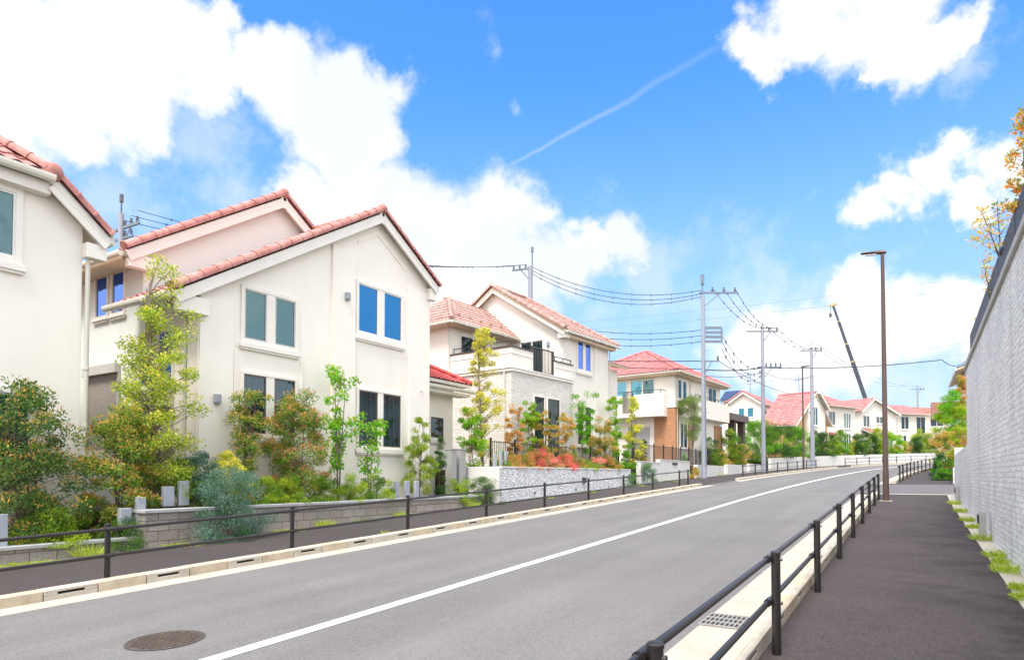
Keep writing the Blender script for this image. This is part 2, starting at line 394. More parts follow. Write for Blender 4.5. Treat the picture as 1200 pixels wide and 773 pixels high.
LV = dict(
 photinia=leafmat('photinia_leaf', [(.032, .085, .014), (.065, .14, .018), (.12, .20, .024), (.19, .22, .03)]),
 photinia_dark=leafmat('photinia_dark_leaf', [(.022, .060, .017), (.040, .085, .02), (.065, .12, .026), (.10, .15, .03)]),
 bronze=leafmat('bronze_new_leaf', [(.27, .17, .04), (.37, .19, .06), (.40, .25, .07), (.29, .28, .05)], .4),
 redtip=leafmat('red_new_leaf', [(.32, .12, .06), (.40, .16, .08), (.40, .22, .09)], .4),
 yellowgreen=leafmat('yellow_green_leaf', [(.12, .19, .022), (.19, .26, .028), (.27, .31, .035), (.36, .36, .07)], .42),
 yellow=leafmat('yellow_leaf', [(.35, .30, .035), (.46, .39, .05), (.52, .46, .09)], .42),
 gold=leafmat('golden_leaf', [(.22, .23, .045), (.31, .29, .06), (.38, .35, .11), (.24, .28, .05)], .42),
 bright=leafmat('bright_green_leaf', [(.055, .18, .012), (.10, .27, .015), (.16, .34, .02)], .42),
 mid=leafmat('mid_green_leaf', [(.045, .105, .014), (.075, .15, .018), (.11, .19, .022)], .38),
 lime=leafmat('lime_leaf', [(.13, .20, .014), (.20, .27, .018), (.27, .32, .025)], .42),
 dark=leafmat('dark_green_leaf', [(.012, .042, .014), (.02, .06, .016), (.035, .085, .02)], .25),
 silver=leafmat('silver_blue_leaf', [(.038, .092, .066), (.075, .145, .112), (.13, .21, .17)], .25),
 olive=leafmat('olive_leaf', [(.11, .15, .05), (.17, .21, .08), (.22, .26, .11)], .35),
 salmon=leafmat('salmon_leaf', [(.34, .13, .07), (.44, .20, .10), (.40, .24, .08), (.22, .19, .04)], .4),
 azred=leafmat('azalea_red', [(.40, .05, .06), (.52, .09, .11), (.56, .16, .17)], .4),
 azpink=leafmat('azalea_pink', [(.50, .14, .17), (.58, .22, .22), (.42, .16, .10)], .4),
 azrust=leafmat('azalea_rust', [(.34, .12, .06), (.40, .18, .06), (.24, .15, .04)], .4),
 maple=leafmat('orange_maple_leaf', [(.42, .12, .035), (.52, .20, .04), (.50, .30, .05), (.22, .22, .04)], .45),
 grass=leafmat('grass_blade', [(.16, .24, .03), (.26, .32, .04), (.36, .38, .07)], .4),
)
# ------------------------------------------------------------------ roofs
def tile_slope(mb, poly, tw=.27, th=.31, amp=.036, lift=.03, sub=6, mi=0, slab=.10, mi_slab=1):
    P = [Vector(p) for p in poly]
    u = (P[1] - P[0]).normalized()
    nor = Vector((0, 0, 0))
    for i in range(len(P)): nor += (P[i]).cross(P[(i + 1) % len(P)])
    nor.normalize()
    if nor.z < 0: nor = -nor
    w = nor.cross(u)
    if w.z < 0: w = -w
    st = [((p - P[0]).dot(u), (p - P[0]).dot(w)) for p in P]
    s0, s1 = min(a for a, b in st), max(a for a, b in st); t0, t1 = min(b for a, b in st), max(b for a, b in st)
    ss = np.arange(s0 - .01, s1 + tw / sub, tw / sub)
    hs = amp * (.5 + .5 * np.cos(2 * PI * ss / tw)) ** .8
    rows = max(1, int(math.ceil((t1 - t0) / th)))
    bm = bmesh.new(); prev = None
    for k in range(rows):
        ta, tb = t0 + k * th, t0 + (k + 1) * th + .02
        ra = [bm.verts.new(P[0] + u * a + w * ta + nor * (lift + h)) for a, h in zip(ss, hs)]
        rb = [bm.verts.new(P[0] + u * a + w * tb + nor * h) for a, h in zip(ss, hs)]
        ru = [bm.verts.new(P[0] + u * a + w * ta + nor * (-.012)) for a in ss]
        for i in range(len(ss) - 1):
            bm.faces.new((ra[i], ra[i+1], rb[i+1], rb[i])); bm.faces.new((ru[i], ru[i+1], ra[i+1], ra[i]))
    cen = sum(P, Vector()) / len(P)
    for i in range(len(P)):
        a, b = P[i], P[(i + 1) % len(P)]
        if (b - a).length < 1e-4: continue
        no = (b - a).cross(nor).normalized()
        if no.dot(cen - a) > 0: no = -no
        bmesh.ops.bisect_plane(bm, geom=bm.verts[:] + bm.edges[:] + bm.faces[:], plane_co=a, plane_no=no, clear_outer=True)
    bm.verts.index_update()
    mb.add([v.co for v in bm.verts], [[v.index for v in f.verts] for f in bm.faces], mi)
    bm.free()
    if slab: mb.prism([p - nor * .015 for p in P], -nor * slab, mi_slab)
    return nor
def ridge_tiles(mb, A, B, r=.11, seg=.34, mi=0, up=(0, 0, 1), endcap=True):
    A, B = Vector(A), Vector(B); d = B - A; Ln = d.length; d.normalize()
    sd = d.cross(Vector(up)).normalized(); u = sd.cross(d).normalized()
    n = max(1, round(Ln / seg)); sl = Ln / n; K = 9
    for k in range(n):
        vs = []
        for (t, rr) in ((0, 1.), (.12, 1.0), (.14, .93), (1.06, .86)):
            c = A + d * (sl * (k + t))
            for j in range(K):
                a = -.35 + (PI + .7) * j / (K - 1)
                vs.append(c + sd * (math.cos(a) * r * rr) + u * (math.sin(a) * r * rr * .92))
        fs = [(i*K+j, i*K+j+1, (i+1)*K+j+1, (i+1)*K+j) for i in range(3) for j in range(K - 1)]
        fs += [tuple(range(K - 1, -1, -1)), tuple(3 * K + j for j in range(K))]
        mb.add(vs, fs, mi)
def gutter(root, A, B, r=.062, m='gutter'):
    A, B = Vector(A), Vector(B); d = (B - A).normalized(); sd = d.cross(Vector((0, 0, 1))).normalized()
    pr = [A + sd * (-r) + Vector((0, 0, .05))] + [A + sd * (-r * math.cos(a)) + Vector((0, 0, -r * 1.05 * math.sin(a))) for a in (0, .6, 1.2, PI - 1.2, PI - .6, PI)] + [A + sd * r + Vector((0, 0, .05)), A + sd * (r * .75) + Vector((0, 0, .05)), A + sd * (-r * .75) + Vector((0, 0, .05))]
    mb = MB(); mb.prism(pr[:-2], B - A)
    for k in range(1, int((B - A).length / .9)):           # hanging brackets
        c = A + d * (.9 * k); mb.bar(c + sd * (-r - .006) + Vector((0, 0, -.02)), c + sd * (r + .006) + Vector((0, 0, -.02)), .025, .10)
    return mb.build('gutter', M[m], root)
def barge(mb, a, b, w=.05, h=.26, mi=0): mb.bar(a, b, w, h, (0, 0, 1), mi)
def downpipe(root, pts, r=.032, m='pipe'):
    mb = MB(); mb.tube(pts, r, 8)
    a, b = Vector(pts[-1]), Vector(pts[-2]); Ln = (b - a).length
    for k in range(1, int(Ln / 1.1)):
        c = a + (b - a).normalized() * (1.1 * k); mb.tube([c - Vector((0, 0, .03)), c + Vector((0, 0, .03))], r * 1.35, 8)
    return mb.build('downpipe', M[m], root, smooth=True)
# ------------------------------------------------------------------ walls and openings;  plane = ('x', x) faces the road, ('y', y) faces down the street
def pb(mb, pl, a0, a1, z0, z1, d0, d1, mi=0):
    if pl[0] == 'x': return mb.box(pl[1] + d0, pl[1] + d1, a0, a1, z0, z1, mi)
    return mb.box(a0, a1, pl[1] - d1, pl[1] - d0, z0, z1, mi)
def win(root, pl, a0, a1, z0, z1, n=2, gl='glass_teal', fr='frame_silver', cas=.08, mull=.15, sill=.12, trim='trim', proud=.05, name='window', bars=0, label=None):
    gls = gl if isinstance(gl, (list, tuple)) else [gl] * n
    w = MB()
    pb(w, pl, a0 - cas, a0, z0 - cas, z1 + cas, -.01, proud); pb(w, pl, a1, a1 + cas, z0 - cas, z1 + cas, -.01, proud)
    pb(w, pl, a0, a1, z1, z1 + cas, -.01, proud); pb(w, pl, a0, a1, z0 - cas, z0, -.01, proud)
    pw = (a1 - a0 - mull * (n - 1)) / n
    for k in range(1, n):
        if mull > 0: pb(w, pl, a0 + k * pw + (k - 1) * mull, a0 + k * (pw + mull), z0, z1, -.01, proud - .012)
    o = w.build(name, M[trim], root, bevel=.006)
    if label: o['label'] = label
    f = MB(); t = .035
    for k in range(n):
        b0 = a0 + k * (pw + mull); b1 = b0 + pw
        pb(f, pl, b0, b0 + t, z0, z1, -.005, proud - .018); pb(f, pl, b1 - t, b1, z0, z1, -.005, proud - .018)
        pb(f, pl, b0 + t, b1 - t, z0, z0 + t, -.005, proud - .018); pb(f, pl, b0 + t, b1 - t, z1 - t, z1, -.005, proud - .018)
        for j in range(bars):
            zz = z0 + (z1 - z0) * (j + 1) / (bars + 1); pb(f, pl, b0 + t, b1 - t, zz - .012, zz + .012, -.005, proud - .022)
        g = MB(); pb(g, pl, b0 + t, b1 - t, z0 + t, z1 - t, -.004, .010); g.build('pane', M[gls[k]], o)
    f.build('frame', M[fr], o)
    if sill:
        s = MB(); pb(s, pl, a0 - cas - .05, a1 + cas + .05, z0 - cas - sill, z0 - cas, -.01, proud + .045)
        pb(s, pl, a0 - cas - .02, a1 + cas + .02, z0 - cas - sill - .05, z0 - cas - sill, -.01, proud + .015)
        s.build('sill', M[trim], o, bevel=.006)
    return o
def shutter_win(root, pl, a0, a1, z0, z1):
    w = MB(); pb(w, pl, a0 - .06, a0, z0, z1, -.01, .07); pb(w, pl, a1, a1 + .06, z0, z1, -.01, .07)
    pb(w, pl, a0 - .06, a1 + .06, z1, z1 + .24, -.01, .16)
    o = w.build('roller_shutter', M['frame_silver'], root, bevel=.008)
    s = MB(); k = z0
    while k < z1 - .01:
        zt = min(k + .05, z1); pb(s, pl, a0, a1, k, zt, -.008, .022); k += .056
    s.build('slats', M['shutter_plain'], o); return o
M['shutter_plain'] = plain('shutter_paint', (.34, .30, .26), .5, .08, 4., spec=.4)
def wall_light(root, pl, a, z):
    mb = MB(); pb(mb, pl, a - .07, a + .07, z - .10, z + .10, -.005, .11); pb(mb, pl, a - .055, a + .055, z - .13, z - .10, .01, .10)
    return mb.build('wall_light', M['lampbox'], root, bevel=.02)
def gable_wall(mb, x0, x1, pts, mi=0):           # pts (y,z) profile, extruded from x0 to x1
    mb.prism([(x0, y, z) for y, z in pts], (x1 - x0, 0, 0), mi)

# ================================================================== SETTING
def strip(name, s0, s1, d0, d1, h, m, step=1.0, th=0, kind='structure', nd=1):
    mb = MB(); n = max(1, int(math.ceil((s1 - s0) / step)))
    for k in range(n + 1):
        s = s0 + (s1 - s0) * k / n
        for j in range(nd + 1): mb.v.append(off(s, d0 + (d1 - d0) * j / nd, h))
    for k in range(n):
        for j in range(nd):
            a = k * (nd + 1) + j; mb.f.append((a, a + 1, a + nd + 2, a + nd + 1)); mb.m.append(0)
    if th:
        top = list(mb.v); nv = len(top); mb.v += [(x, y, z - th) for x, y, z in top]; w = nd + 1
        for k in range(n):
            a, b = k * w, (k + 1) * w; mb.f.append((a, b, b + nv, a + nv)); mb.m.append(0)
            a, b = k * w + nd, (k + 1) * w + nd; mb.f.append((b, a, a + nv, b + nv)); mb.m.append(0)
        for k in (0, n):
            for j in range(nd):
                a, b = k * w + j, k * w + j + 1; mb.f.append((a, b, b + nv, a + nv) if k == 0 else (b, a, a + nv, b + nv)); mb.m.append(0)
    o = mb.build(name, M[m]); return tag(o, kind=kind)
g = MB(); xs = [-1500, -600, -250, -120, -60, -30, -14, -6, 0, 6, 14, 30, 60, 120, 250, 600, 1500]
ys = [-1200, -400, -150, -60, -30, -12] + list(range(0, 150, 6)) + [160, 175, 200, 240, 300, 420, 700, 1300, 2500]
for y in ys:
    for x in xs: g.v.append((x, y, gz(y) - .045))
w_ = len(xs)
for j in range(len(ys) - 1):
    for i in range(w_ - 1): g.f.append((j*w_+i, j*w_+i+1, (j+1)*w_+i+1, (j+1)*w_+i)); g.m.append(0)
tag(g.build('ground', M['earth']), kind='structure')
strip('road', -25, 150, -3.45, 3.1, 0, 'asphalt', 1.2, nd=4)
strip('centre_line', -25, 150, -.12, .03, .004, 'line', 1.0)
strip('sidewalk', -25, 150, -7.2, -4.07, .0, 'walk', 1.2)
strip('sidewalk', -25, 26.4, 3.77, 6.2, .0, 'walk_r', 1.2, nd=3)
strip('sidewalk', 34.0, 150, 3.77, 6.4, .0, 'walk', 1.0)
strip('gutter_strip', -25, 31.5, -3.85, -3.45, .003, 'gutter_conc', 1.2)
strip('gutter_strip', 36.0, 150, -3.85, -3.45, .003, 'gutter_conc', 1.2)
strip('driveway_apron', 30.6, 36.6, -4.07, -3.45, .002, 'side_asphalt', .8)
strip('gutter_strip', -25, 26.2, 3.1, 3.55, .003, 'gutter_conc', 1.2)
strip('gutter_strip', 34.0, 150, 3.1, 3.55, .003, 'gutter_conc', 1.2)
# the side street that crosses the right-hand sidewalk, with a pale concrete band at its near edge
mb = MB(); mb.add([(-1.7, 26.7, gz(26.7)), (40, 26.7, gz(26.7)), (40, 34.0, gz(34)), (-1.7, 34.0, gz(34))], [(0, 1, 2, 3)])
tag(mb.build('side_street', M['side_asphalt']), kind='structure')
mb = MB(); mb.add([(-1.25, 26.4, gz(26.4) + .004), (1.9, 26.4, gz(26.4) + .004), (1.9, 26.72, gz(26.72) + .004), (-1.25, 26.72, gz(26.72) + .004)], [(0, 1, 2, 3)])
tag(mb.build('concrete_band', M['gutter_conc']), kind='structure')
strip('paving_strip', -25, 26.3, 5.71, 5.95, .012, 'kerb', 1.2, .03)
strip('gravel_edge', -25, 29.6, -7.4, -6.92, .006, 'gravel', 1.2)

# kerbs: precast blocks with drain slots, every second block stained
def kerb_run(s0, s1, d_in, d_out, face, name='kerb', slot_every=2, hole_face='in', seed=3):
    """d_in = road side, d_out = sidewalk side; slots open towards `face` (+1 faces +d, -1 faces -d)"""
    rg = random.Random(seed); mb = MB(); s = s0; k = 0; H = .125
    def blk(sa, sb, da, db, za, zb, mi):
        P = []
        for z in (za, zb):
            for (s_, d_) in ((sa, da), (sb, da), (sb, db), (sa, db)): P.append(off(s_, d_, z))
        v = [Vector(p) for p in P]
        f = [(0,3,2,1),(4,5,6,7),(0,1,5,4),(1,2,6,5),(2,3,7,6),(3,0,4,7)]
        if (v[1]-v[0]).cross(v[3]-v[0]).z < 0: f = [tuple(reversed(q)) for q in f]
        mb.add(P, f, mi)
    while s < s1 - .05:
        e = min(s + .60, s1); gp = .006
        st = (k % slot_every == 0)
        mi = 0 if st or rg.random() < .35 else 1
        a, b = min(d_in, d_out), max(d_in, d_out)
        if st and e - s > .5:
            f0, f1 = (b - .06, b) if face > 0 else (a, a + .06)     # the face zone that holds the slot
            r0, r1 = (a, b - .06) if face > 0 else (a + .06, b)
            blk(s + gp, e - gp, r0, r1, -.02, H, 0)
            c = (s + e) / 2
            blk(s + gp, e - gp, f0, f1, -.02, .058, 0); blk(s + gp, e - gp, f0, f1, .092, H, 0)
            blk(s + gp, c - .15, f0, f1, .058, .092, 0); blk(c + .15, e - gp, f0, f1, .058, .092, 0)
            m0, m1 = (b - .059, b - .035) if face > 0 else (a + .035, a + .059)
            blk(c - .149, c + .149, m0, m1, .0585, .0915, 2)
        else: blk(s + gp, e - gp, a, b, -.02, H + rg.uniform(-.003, .003), mi)
        s = e; k += 1
    return tag(mb.build(name, [M['kerb'], M['kerb_stain'], M['drain_dark']], bevel=.006), kind='structure')
kerb_run(-6, 30.6, -3.85, -4.07, 1)
kerb_run(37.0, 63, -3.85, -4.07, 1, seed=8)
kerb_run(67, 120, -3.85, -4.07, 1, seed=9)
kerb_run(-6, 26.0, 3.55, 3.77, 1, seed=5)
kerb_run(35.0, 100, 3.55, 3.77, 1, seed=6)

# soil and lot levels
def flat(name, pts, z, m, th=.0):
    mb = MB()
    if th: mb.prism([(x, y, z - th) for x, y in pts], (0, 0, th))
    else: mb.poly([(x, y, z) for x, y in pts])
    return tag(mb.build(name, M[m]), kind='structure')
flat('planting_bed', [(-12.32, -8), (-12.32, 6.55), (-26, 6.55), (-26, -8)], .40, 'soil', .9)
flat('planting_bed', [(-12.1, 6.66), (-12.1, 17.95), (-26, 17.95), (-26, 6.66)], .90, 'soil', .9)
flat('planting_bed', [(-11.95, 18.25), (-11.95, 30.0), (-27, 31.6), (-27, 18.25)], 1.80, 'soil', .9)
flat('planting_bed', [(-12.06, 32.2), (-12.06, 40.2), (-11.55, 40.5), (-11.45, 46.5), (-11.02, 52), (-10.65, 57.3), (-34, 60), (-34, 32.2)], 2.22, 'soil', .9)
mb = MB(); s_ = [57, 62, 66, 70, 75, 80, 85, 90, 96, 103, 112, 122]
P_ = [off(s, -7.5, 1.0) for s in s_]; Q_ = [(-60, 62, gz(62) + 1), (-45, 90, gz(85) + 1), (-30, 130, gz(118) + 1), (20, 150, gz(120) + 1)]
mb.poly(P_ + [(42, 150, gz(122) + 1)] + Q_[::-1]); tag(mb.build('planting_bed', M['soil']), kind='structure')
flat('terrace', [(1.45, -25), (40, -25), (40, 8), (1.45, 8)], 4.25, 'earth')
flat('terrace', [(1.45, 8.0), (40, 8.0), (40, 26.0), (19, 26.0), (1.45, 19.0)], 4.0, 'earth')

# ================================================================== HOUSES
def lower(root, dz, names=('roof', 'ridge_tiles', 'bargeboard', 'gutter', 'soffit', 'cornice')):
    for o in root.children:
        if o.name.split('.')[0] in names: o.location.z -= dz
# ---- house at the left edge, clipped gable towards the road
H = thing('house', (-13.5, 1.6, .3), 'white house at the left edge with a clipped pink tiled gable', 'house', 'houses along the left side of the street', 0, True)
h1x = 0.; yc = 0.                                     # local frame: x 0 = front wall, y 0 = gable axis (world y 1.6)
wl = MB(); gable_wall(wl, 0, -9, [(-4.57, .3), (4.57, .3), (4.57, 6.36), (3.93, 6.88), (-3.93, 6.88), (-4.57, 6.36)])
wl.build('wall', M['white_stucco'], H, bevel=.01)
R = MB(); sl = .81; ey = 4.95; ez = 6.42; rz = ez + sl * ey
xe, xb = .27, -9.5; cut = 3.93; cz = ez + sl * (ey - cut)
hipx = xe - (rz - cz) / .75
for sg in (1, -1):
    tile_slope(R, [(xe, sg*ey, ez), (xb, sg*ey, ez), (xb, 0, rz), (hipx, 0, rz), (xe, sg*cut, cz)])
tile_slope(R, [(xe + .03, -cut, cz - .01), (xe + .03, cut, cz - .01), (hipx, 0, rz)])
ro = R.build('roof', [M['tile_pink'], M['trim']], H, smooth=True)
c = MB()
for sg in (1, -1):
    ridge_tiles(c, (xe - .05, sg*ey, ez + .05), (xe - .05, sg*(cut + .1), cz + .02), .15, .40)
    ridge_tiles(c, (xe, sg*(cut - .05), cz + .09), (hipx, 0, rz + .06), .13, .36)
    c.ball((xe - .02, sg*cut, cz + .07), .175, 16, 12)
ridge_tiles(c, (hipx, 0, rz + .05), (xb, 0, rz + .05), .13, .36)
c.build('ridge_tiles', M['tile_pink'], ro, smooth=True)
b = MB()
for sg in (1, -1):
    barge(b, (xe - .03, sg*(ey - .02), ez - .15), (xe - .03, sg*(cut + .02), cz - .15), .05, .25)
    b.box(.0, xe - .06, sg*(ey - .40), sg*(ey - .04), ez - .46, ez - .18)
b.box(.02, xe - .055, -cut, cut, cz - .34, cz - .12); b.build('bargeboard', M['trim'], H, bevel=.008)
e = MB(); e.box(.005, .14, -3.85, 3.85, 6.90, 7.04); e.build('cornice', M['trim'], H, bevel=.02)
gutter(H, (xe + .07, -cut, cz - .07), (xe + .07, cut, cz - .07), .075)
gutter(H, (xe - .08, ey + .06, ez - .06), (xb, ey + .06, ez - .06), .065)
downpipe(H, [(.25, ey + .02, ez - .12), (.25, ey + .02, ez - .30), (.10, 4.66, ez - .42), (.06, 4.64, ez - .60), (.06, 4.64, .35)], .042)
win(H, ('x', 0), 1.95, 3.46, 5.45, 6.60, 2, 'glass_teal', 'frame_white', .11, .12, .12)
win(H, ('x', 0), -3.2, -1.8, 5.40, 6.60, 2, 'glass_teal', 'frame_white', .13, .12, .12)
win(H, ('x', 0), 2.3, 3.75, 1.75, 3.05, 2, 'glass_teal', 'frame_silver', .11, .12, .12)
win(H, ('x', 0), -3.2, -1.6, 1.75, 3.05, 2, 'glass_dark', 'frame_silver', .11, .12, .12)

lower(H, .20)
# ---- the two-gabled house beside it
H = thing('house', (-13.5, 12.6, .8), 'cream two storey house with two stepped pink tiled gables facing the road', 'house', 'houses along the left side of the street', 0, True)
Y = lambda y: y - 12.6
wl = MB()
gable_wall(wl, 0, -2.25, [(Y(8.55), .8), (Y(16.65), .8), (Y(16.65), 7.80), (Y(14.2), 9.23), (Y(8.55), 5.78)])
wl.build('wall', M['white_stucco'], H, bevel=.012)
wb = MB(); gable_wall(wb, -2.25, -10, [(Y(8.55), .8), (Y(16.65), .8), (Y(16.65), 6.95), (Y(12.45), 9.57), (Y(8.55), 7.06)])
wb.build('wall', M['pink_stucco'], H, bevel=.012)
t = MB()
t.box(-.01, .07, Y(12.42), Y(13.28), .85, 7.94)                                   # pilaster strips of the front
t.box(-.01, .05, Y(15.62), Y(16.63), .85, 7.55); t.box(-.01, .045, Y(8.57), Y(9.42), .85, 5.62)
t.prism([(-.01, Y(13.40), 8.36), (-.01, Y(14.2), 8.86), (-.01, Y(15.5), 8.08), (-.01, Y(15.5), 8.00), (-.01, Y(14.2), 8.76), (-.01, Y(13.4), 8.26)], (.035, 0, 0))
t.box(-.01, .03, Y(9.44), Y(9.52), .85, 4.56); t.box(-.01, .03, Y(11.38), Y(11.46), .85, 4.56)
t.build('pilaster', M['white_stucco'], H, bevel=.008)
def gslope(R, x0, x1, ye, ze, yr, zr):
    tile_slope(R, [(x0, ye, ze), (x1, ye, ze), (x1, yr, zr), (x0, yr, zr)])
xf = .25
R = MB(); gslope(R, xf, -2.4, Y(7.85), 5.73, Y(14.2), 9.60); gslope(R, xf, -9, Y(16.85), 8.04, Y(14.2), 9.60)
tile_slope(R, [(-2.3, Y(12.9), 8.807), (-9, Y(12.9), 8.807), (-9, Y(14.2), 9.60), (-2.3, Y(14.2), 9.60)])
ro = R.build('roof', [M['tile_pink'], M['trim']], H, smooth=True)
c = MB(); ridge_tiles(c, (xf - .06, Y(7.82), 5.80), (xf - .06, Y(14.2), 9.69), .15, .40); ridge_tiles(c, (xf - .06, Y(16.9), 8.08), (xf - .06, Y(14.2), 9.69), .15, .40)
ridge_tiles(c, (xf, Y(14.2), 9.66), (-9, Y(14.2), 9.66), .13); c.ball((xf - .04, Y(14.2), 9.70), .15, 12, 8)
c.build('ridge_tiles', M['tile_pink'], ro, smooth=True)
xk = -1.98
R = MB(); gslope(R, xk, -10.4, Y(8.02), 7.05, Y(12.45), 9.93); gslope(R, xk, -10.4, Y(16.95), 6.96, Y(12.45), 9.93)
ro = R.build('roof', [M['tile_pink'], M['trim']], H, smooth=True)
c = MB(); ridge_tiles(c, (xk - .06, Y(7.99), 7.12), (xk - .06, Y(12.45), 10.02), .15, .40); ridge_tiles(c, (xk - .06, Y(16.9), 7.07), (xk - .06, Y(12.45), 10.02), .15, .40)
ridge_tiles(c, (xk, Y(12.45), 9.99), (-10.4, Y(12.45), 9.99), .13); c.ball((xk - .04, Y(12.45), 10.03), .15, 12, 8)
c.build('ridge_tiles', M['tile_pink'], ro, smooth=True)
b = MB()
barge(b, (xf - .03, Y(7.9), 5.60), (xf - .03, Y(14.2), 9.44), .05, .25); barge(b, (xf - .03, Y(16.83), 7.89), (xf - .03, Y(14.2), 9.44), .05, .25)
barge(b, (xk - .03, Y(8.06), 6.93), (xk - .03, Y(12.45), 9.77), .05, .25); barge(b, (xk - .03, Y(16.9), 6.85), (xk - .03, Y(12.45), 9.77), .05, .25)
b.box(0, xf - .06, Y(7.98), Y(8.7), 5.36, 5.72); b.box(0, xf - .06, Y(16.5), Y(16.8), 7.55, 7.92)
b.box(-2.25, xk - .06, Y(8.12), Y(8.75), 6.72, 7.04)
b.box(xf - .058, xf - .002, Y(14.08), Y(14.32), 9.26, 9.57); b.box(xk - .058, xk - .002, Y(12.33), Y(12.57), 9.59, 9.90)
b.build('bargeboard', M['trim'], H, bevel=.008)
e = MB(); e.box(-10, -2.3, Y(8.06), Y(8.54), 6.86, 6.98); e.build('soffit', M['soffit'], H)
gutter(H, (xf - .1, Y(7.76), 5.66), (-2.42, Y(7.76), 5.66), .07); gutter(H, (xk - .1, Y(7.93), 6.98), (-10.3, Y(7.93), 6.98), .07)
gutter(H, (xf - .1, Y(16.93), 7.96), (-9, Y(16.93), 7.96), .065)
downpipe(H, [(-.25, Y(16.88), 7.90), (-.25, Y(16.80), 7.70), (-.2, Y(16.70), 7.55), (-.2, Y(16.70), .9)])
downpipe(H, [(-.5, Y(7.80), 5.60), (-.5, Y(7.9), 5.40), (-.42, Y(8.50), 5.20), (-.42, Y(8.50), .9)])
win(H, ('x', 0), Y(9.70), Y(11.20), 4.86, 6.06, 2, 'glass_teal', 'frame_silver', .09, .24, .12)
win(H, ('x', 0), Y(9.70), Y(11.20), 2.62, 4.02, 2, 'glass_dark', 'frame_dark', .07, .24, .12)
win(H, ('x', 0), Y(13.42), Y(15.28), 5.74, 7.14, 2, 'glass_blue', 'frame_white', .09, .24, .13)
win(H, ('x', 0), Y(13.46), Y(15.24), 2.46, 4.06, 2, 'glass_dark', 'frame_dark', .07, .24, .14)
win(H, ('y', Y(8.55)), -4.42, -3.86, 5.66, 6.92, 1, 'glass_vivid', 'frame_silver', .05, .1, .06)
win(H, ('y', Y(8.55)), -3.62, -3.06, 5.66, 6.92, 1, 'glass_vivid', 'frame_silver', .05, .1, .06)
win(H, ('y', Y(8.55)), -2.30, -1.74, 3.72, 4.95, 1, 'glass_vivid', 'frame_silver', .05, .1, .06)
win(H, ('y', Y(8.55)), -1.5, -.94, 3.72, 4.95, 1, 'glass_vivid', 'frame_silver', .05, .1, .06)
shutter_win(H, ('y', Y(8.55)), -4.75, -3.25, 2.3, 4.15)
shutter_win(H, ('y', Y(8.55)), -2.35, -.95, 1.2, 3.2)
wall_light(H, ('x', .07), Y(12.92), 6.62); wall_light(H, ('x', .045), Y(8.98), 3.35)
# low entrance wing with its own red roof
we = MB(); we.box(-8, -1.0, Y(16.66), Y(19.3), .8, 4.86); we.build('entrance_wing', M['white_stucco'], H, bevel=.012)
R = MB(); tile_slope(R, [(-.45, Y(16.66), 4.95), (-.45, Y(19.75), 4.95), (-2.2, Y(18.3), 5.85), (-2.2, Y(16.66), 5.85)], .27, .31)
tile_slope(R, [(-.45, Y(19.75), 4.95), (-7, Y(19.75), 4.95), (-7, Y(18.3), 5.85), (-2.2, Y(18.3), 5.85)])
ro = R.build('entrance_roof', [M['tile_red'], M['trim']], H, smooth=True)
c = MB(); ridge_tiles(c, (-.45, Y(19.75), 5.03), (-2.2, Y(18.3), 5.93), .10); c.build('ridge_tiles', M['tile_red'], ro, smooth=True)
gutter(H, (-.38, Y(16.7), 4.88), (-.38, Y(19.78), 4.88), .065)
e = MB(); e.box(-1.0, -.50, Y(16.67), Y(19.7), 4.70, 4.80); e.build('soffit', M['trim'], H)
win(H, ('x', -1.0), Y(17.95), Y(18.68), 2.95, 3.68, 1, 'glass_dark', 'frame_dark', .05, 0, .12)

lower(H, .20)
vt = MB(); vt.ball((.055, Y(16.2), 4.35), .06, 12, 8, (.7, 1, 1)); vt.build('vent_cap', M['trim'], H, smooth=True)
# ---- third house: hipped wing, stone-faced balcony box, tall tiled gable
a3 = -math.radians(5.5)
H = thing('house', (-13.6, 26.7, 1.6), 'cream house with stone clad balcony and weathered pink tiled roofs behind the azaleas', 'house', 'houses along the left side of the street', a3, True)
wl = MB()
wl.prism([(0, -.3, 1.6), (-7.7, -.3, 1.6), (-7.7, -.3, 8.32), (-3.85, -.3, 10.72), (0, -.3, 8.32)], (0, 4.4, 0))
wl.box(-6.5, -2.9, -4.65, -.29, 1.6, 8.2)
wl.build('wall', M['cream_stucco'], H, bevel=.012)
t = MB(); t.box(-.01, .05, 2.62, 3.0, 1.7, 8.1); t.box(-.01, .03, -.28, .55, 5.95, 8.1); t.build('pilaster', M['cream_stucco'], H, bevel=.008)
bx = MB(); bx.box(-2.9, .4, -4.645, 0, 1.6, 5.86); bx.build('stone_clad_bay', M['stone_clad'], H, bevel=.01)
bal = MB()                                           # parapet with an opening for the railing
bal.box(.28, .4, -4.64, -3.12, 5.98, 6.78); bal.box(.28, .4, -1.52, 0, 5.98, 6.62); bal.box(-2.88, .28, -4.64, -4.52, 5.98, 6.78)
bal.box(-2.88, .3, -4.5, -.31, 5.87, 5.97)
bo = bal.build('balcony', M['cream_stucco'], H, bevel=.01)
mo = MB(); mo.box(-2.92, .47, -4.71, .03, 5.80, 5.92); mo.box(-2.94, .50, -4.75, .05, 5.92, 5.97)
mo.box(.395, .425, -4.66, -3.12, 6.52, 6.56); mo.box(-2.88, .40, -4.665, -4.635, 6.52, 6.56); mo.box(.395, .425, -1.5, -.02, 6.36, 6.40); mo.build('moulding', M['trim'], bo, bevel=.012)
cp = MB(); cp.box(.24, .44, -4.68, -3.12, 6.78, 6.83); cp.box(-2.9, .24, -4.68, -4.48, 6.78, 6.83); cp.build('coping', M['bronze'], bo); cp = MB(); cp.box(.24, .44, -1.52, .02, 6.62, 6.67); cp.build('coping', M['bronze'], bo)
rl = MB()
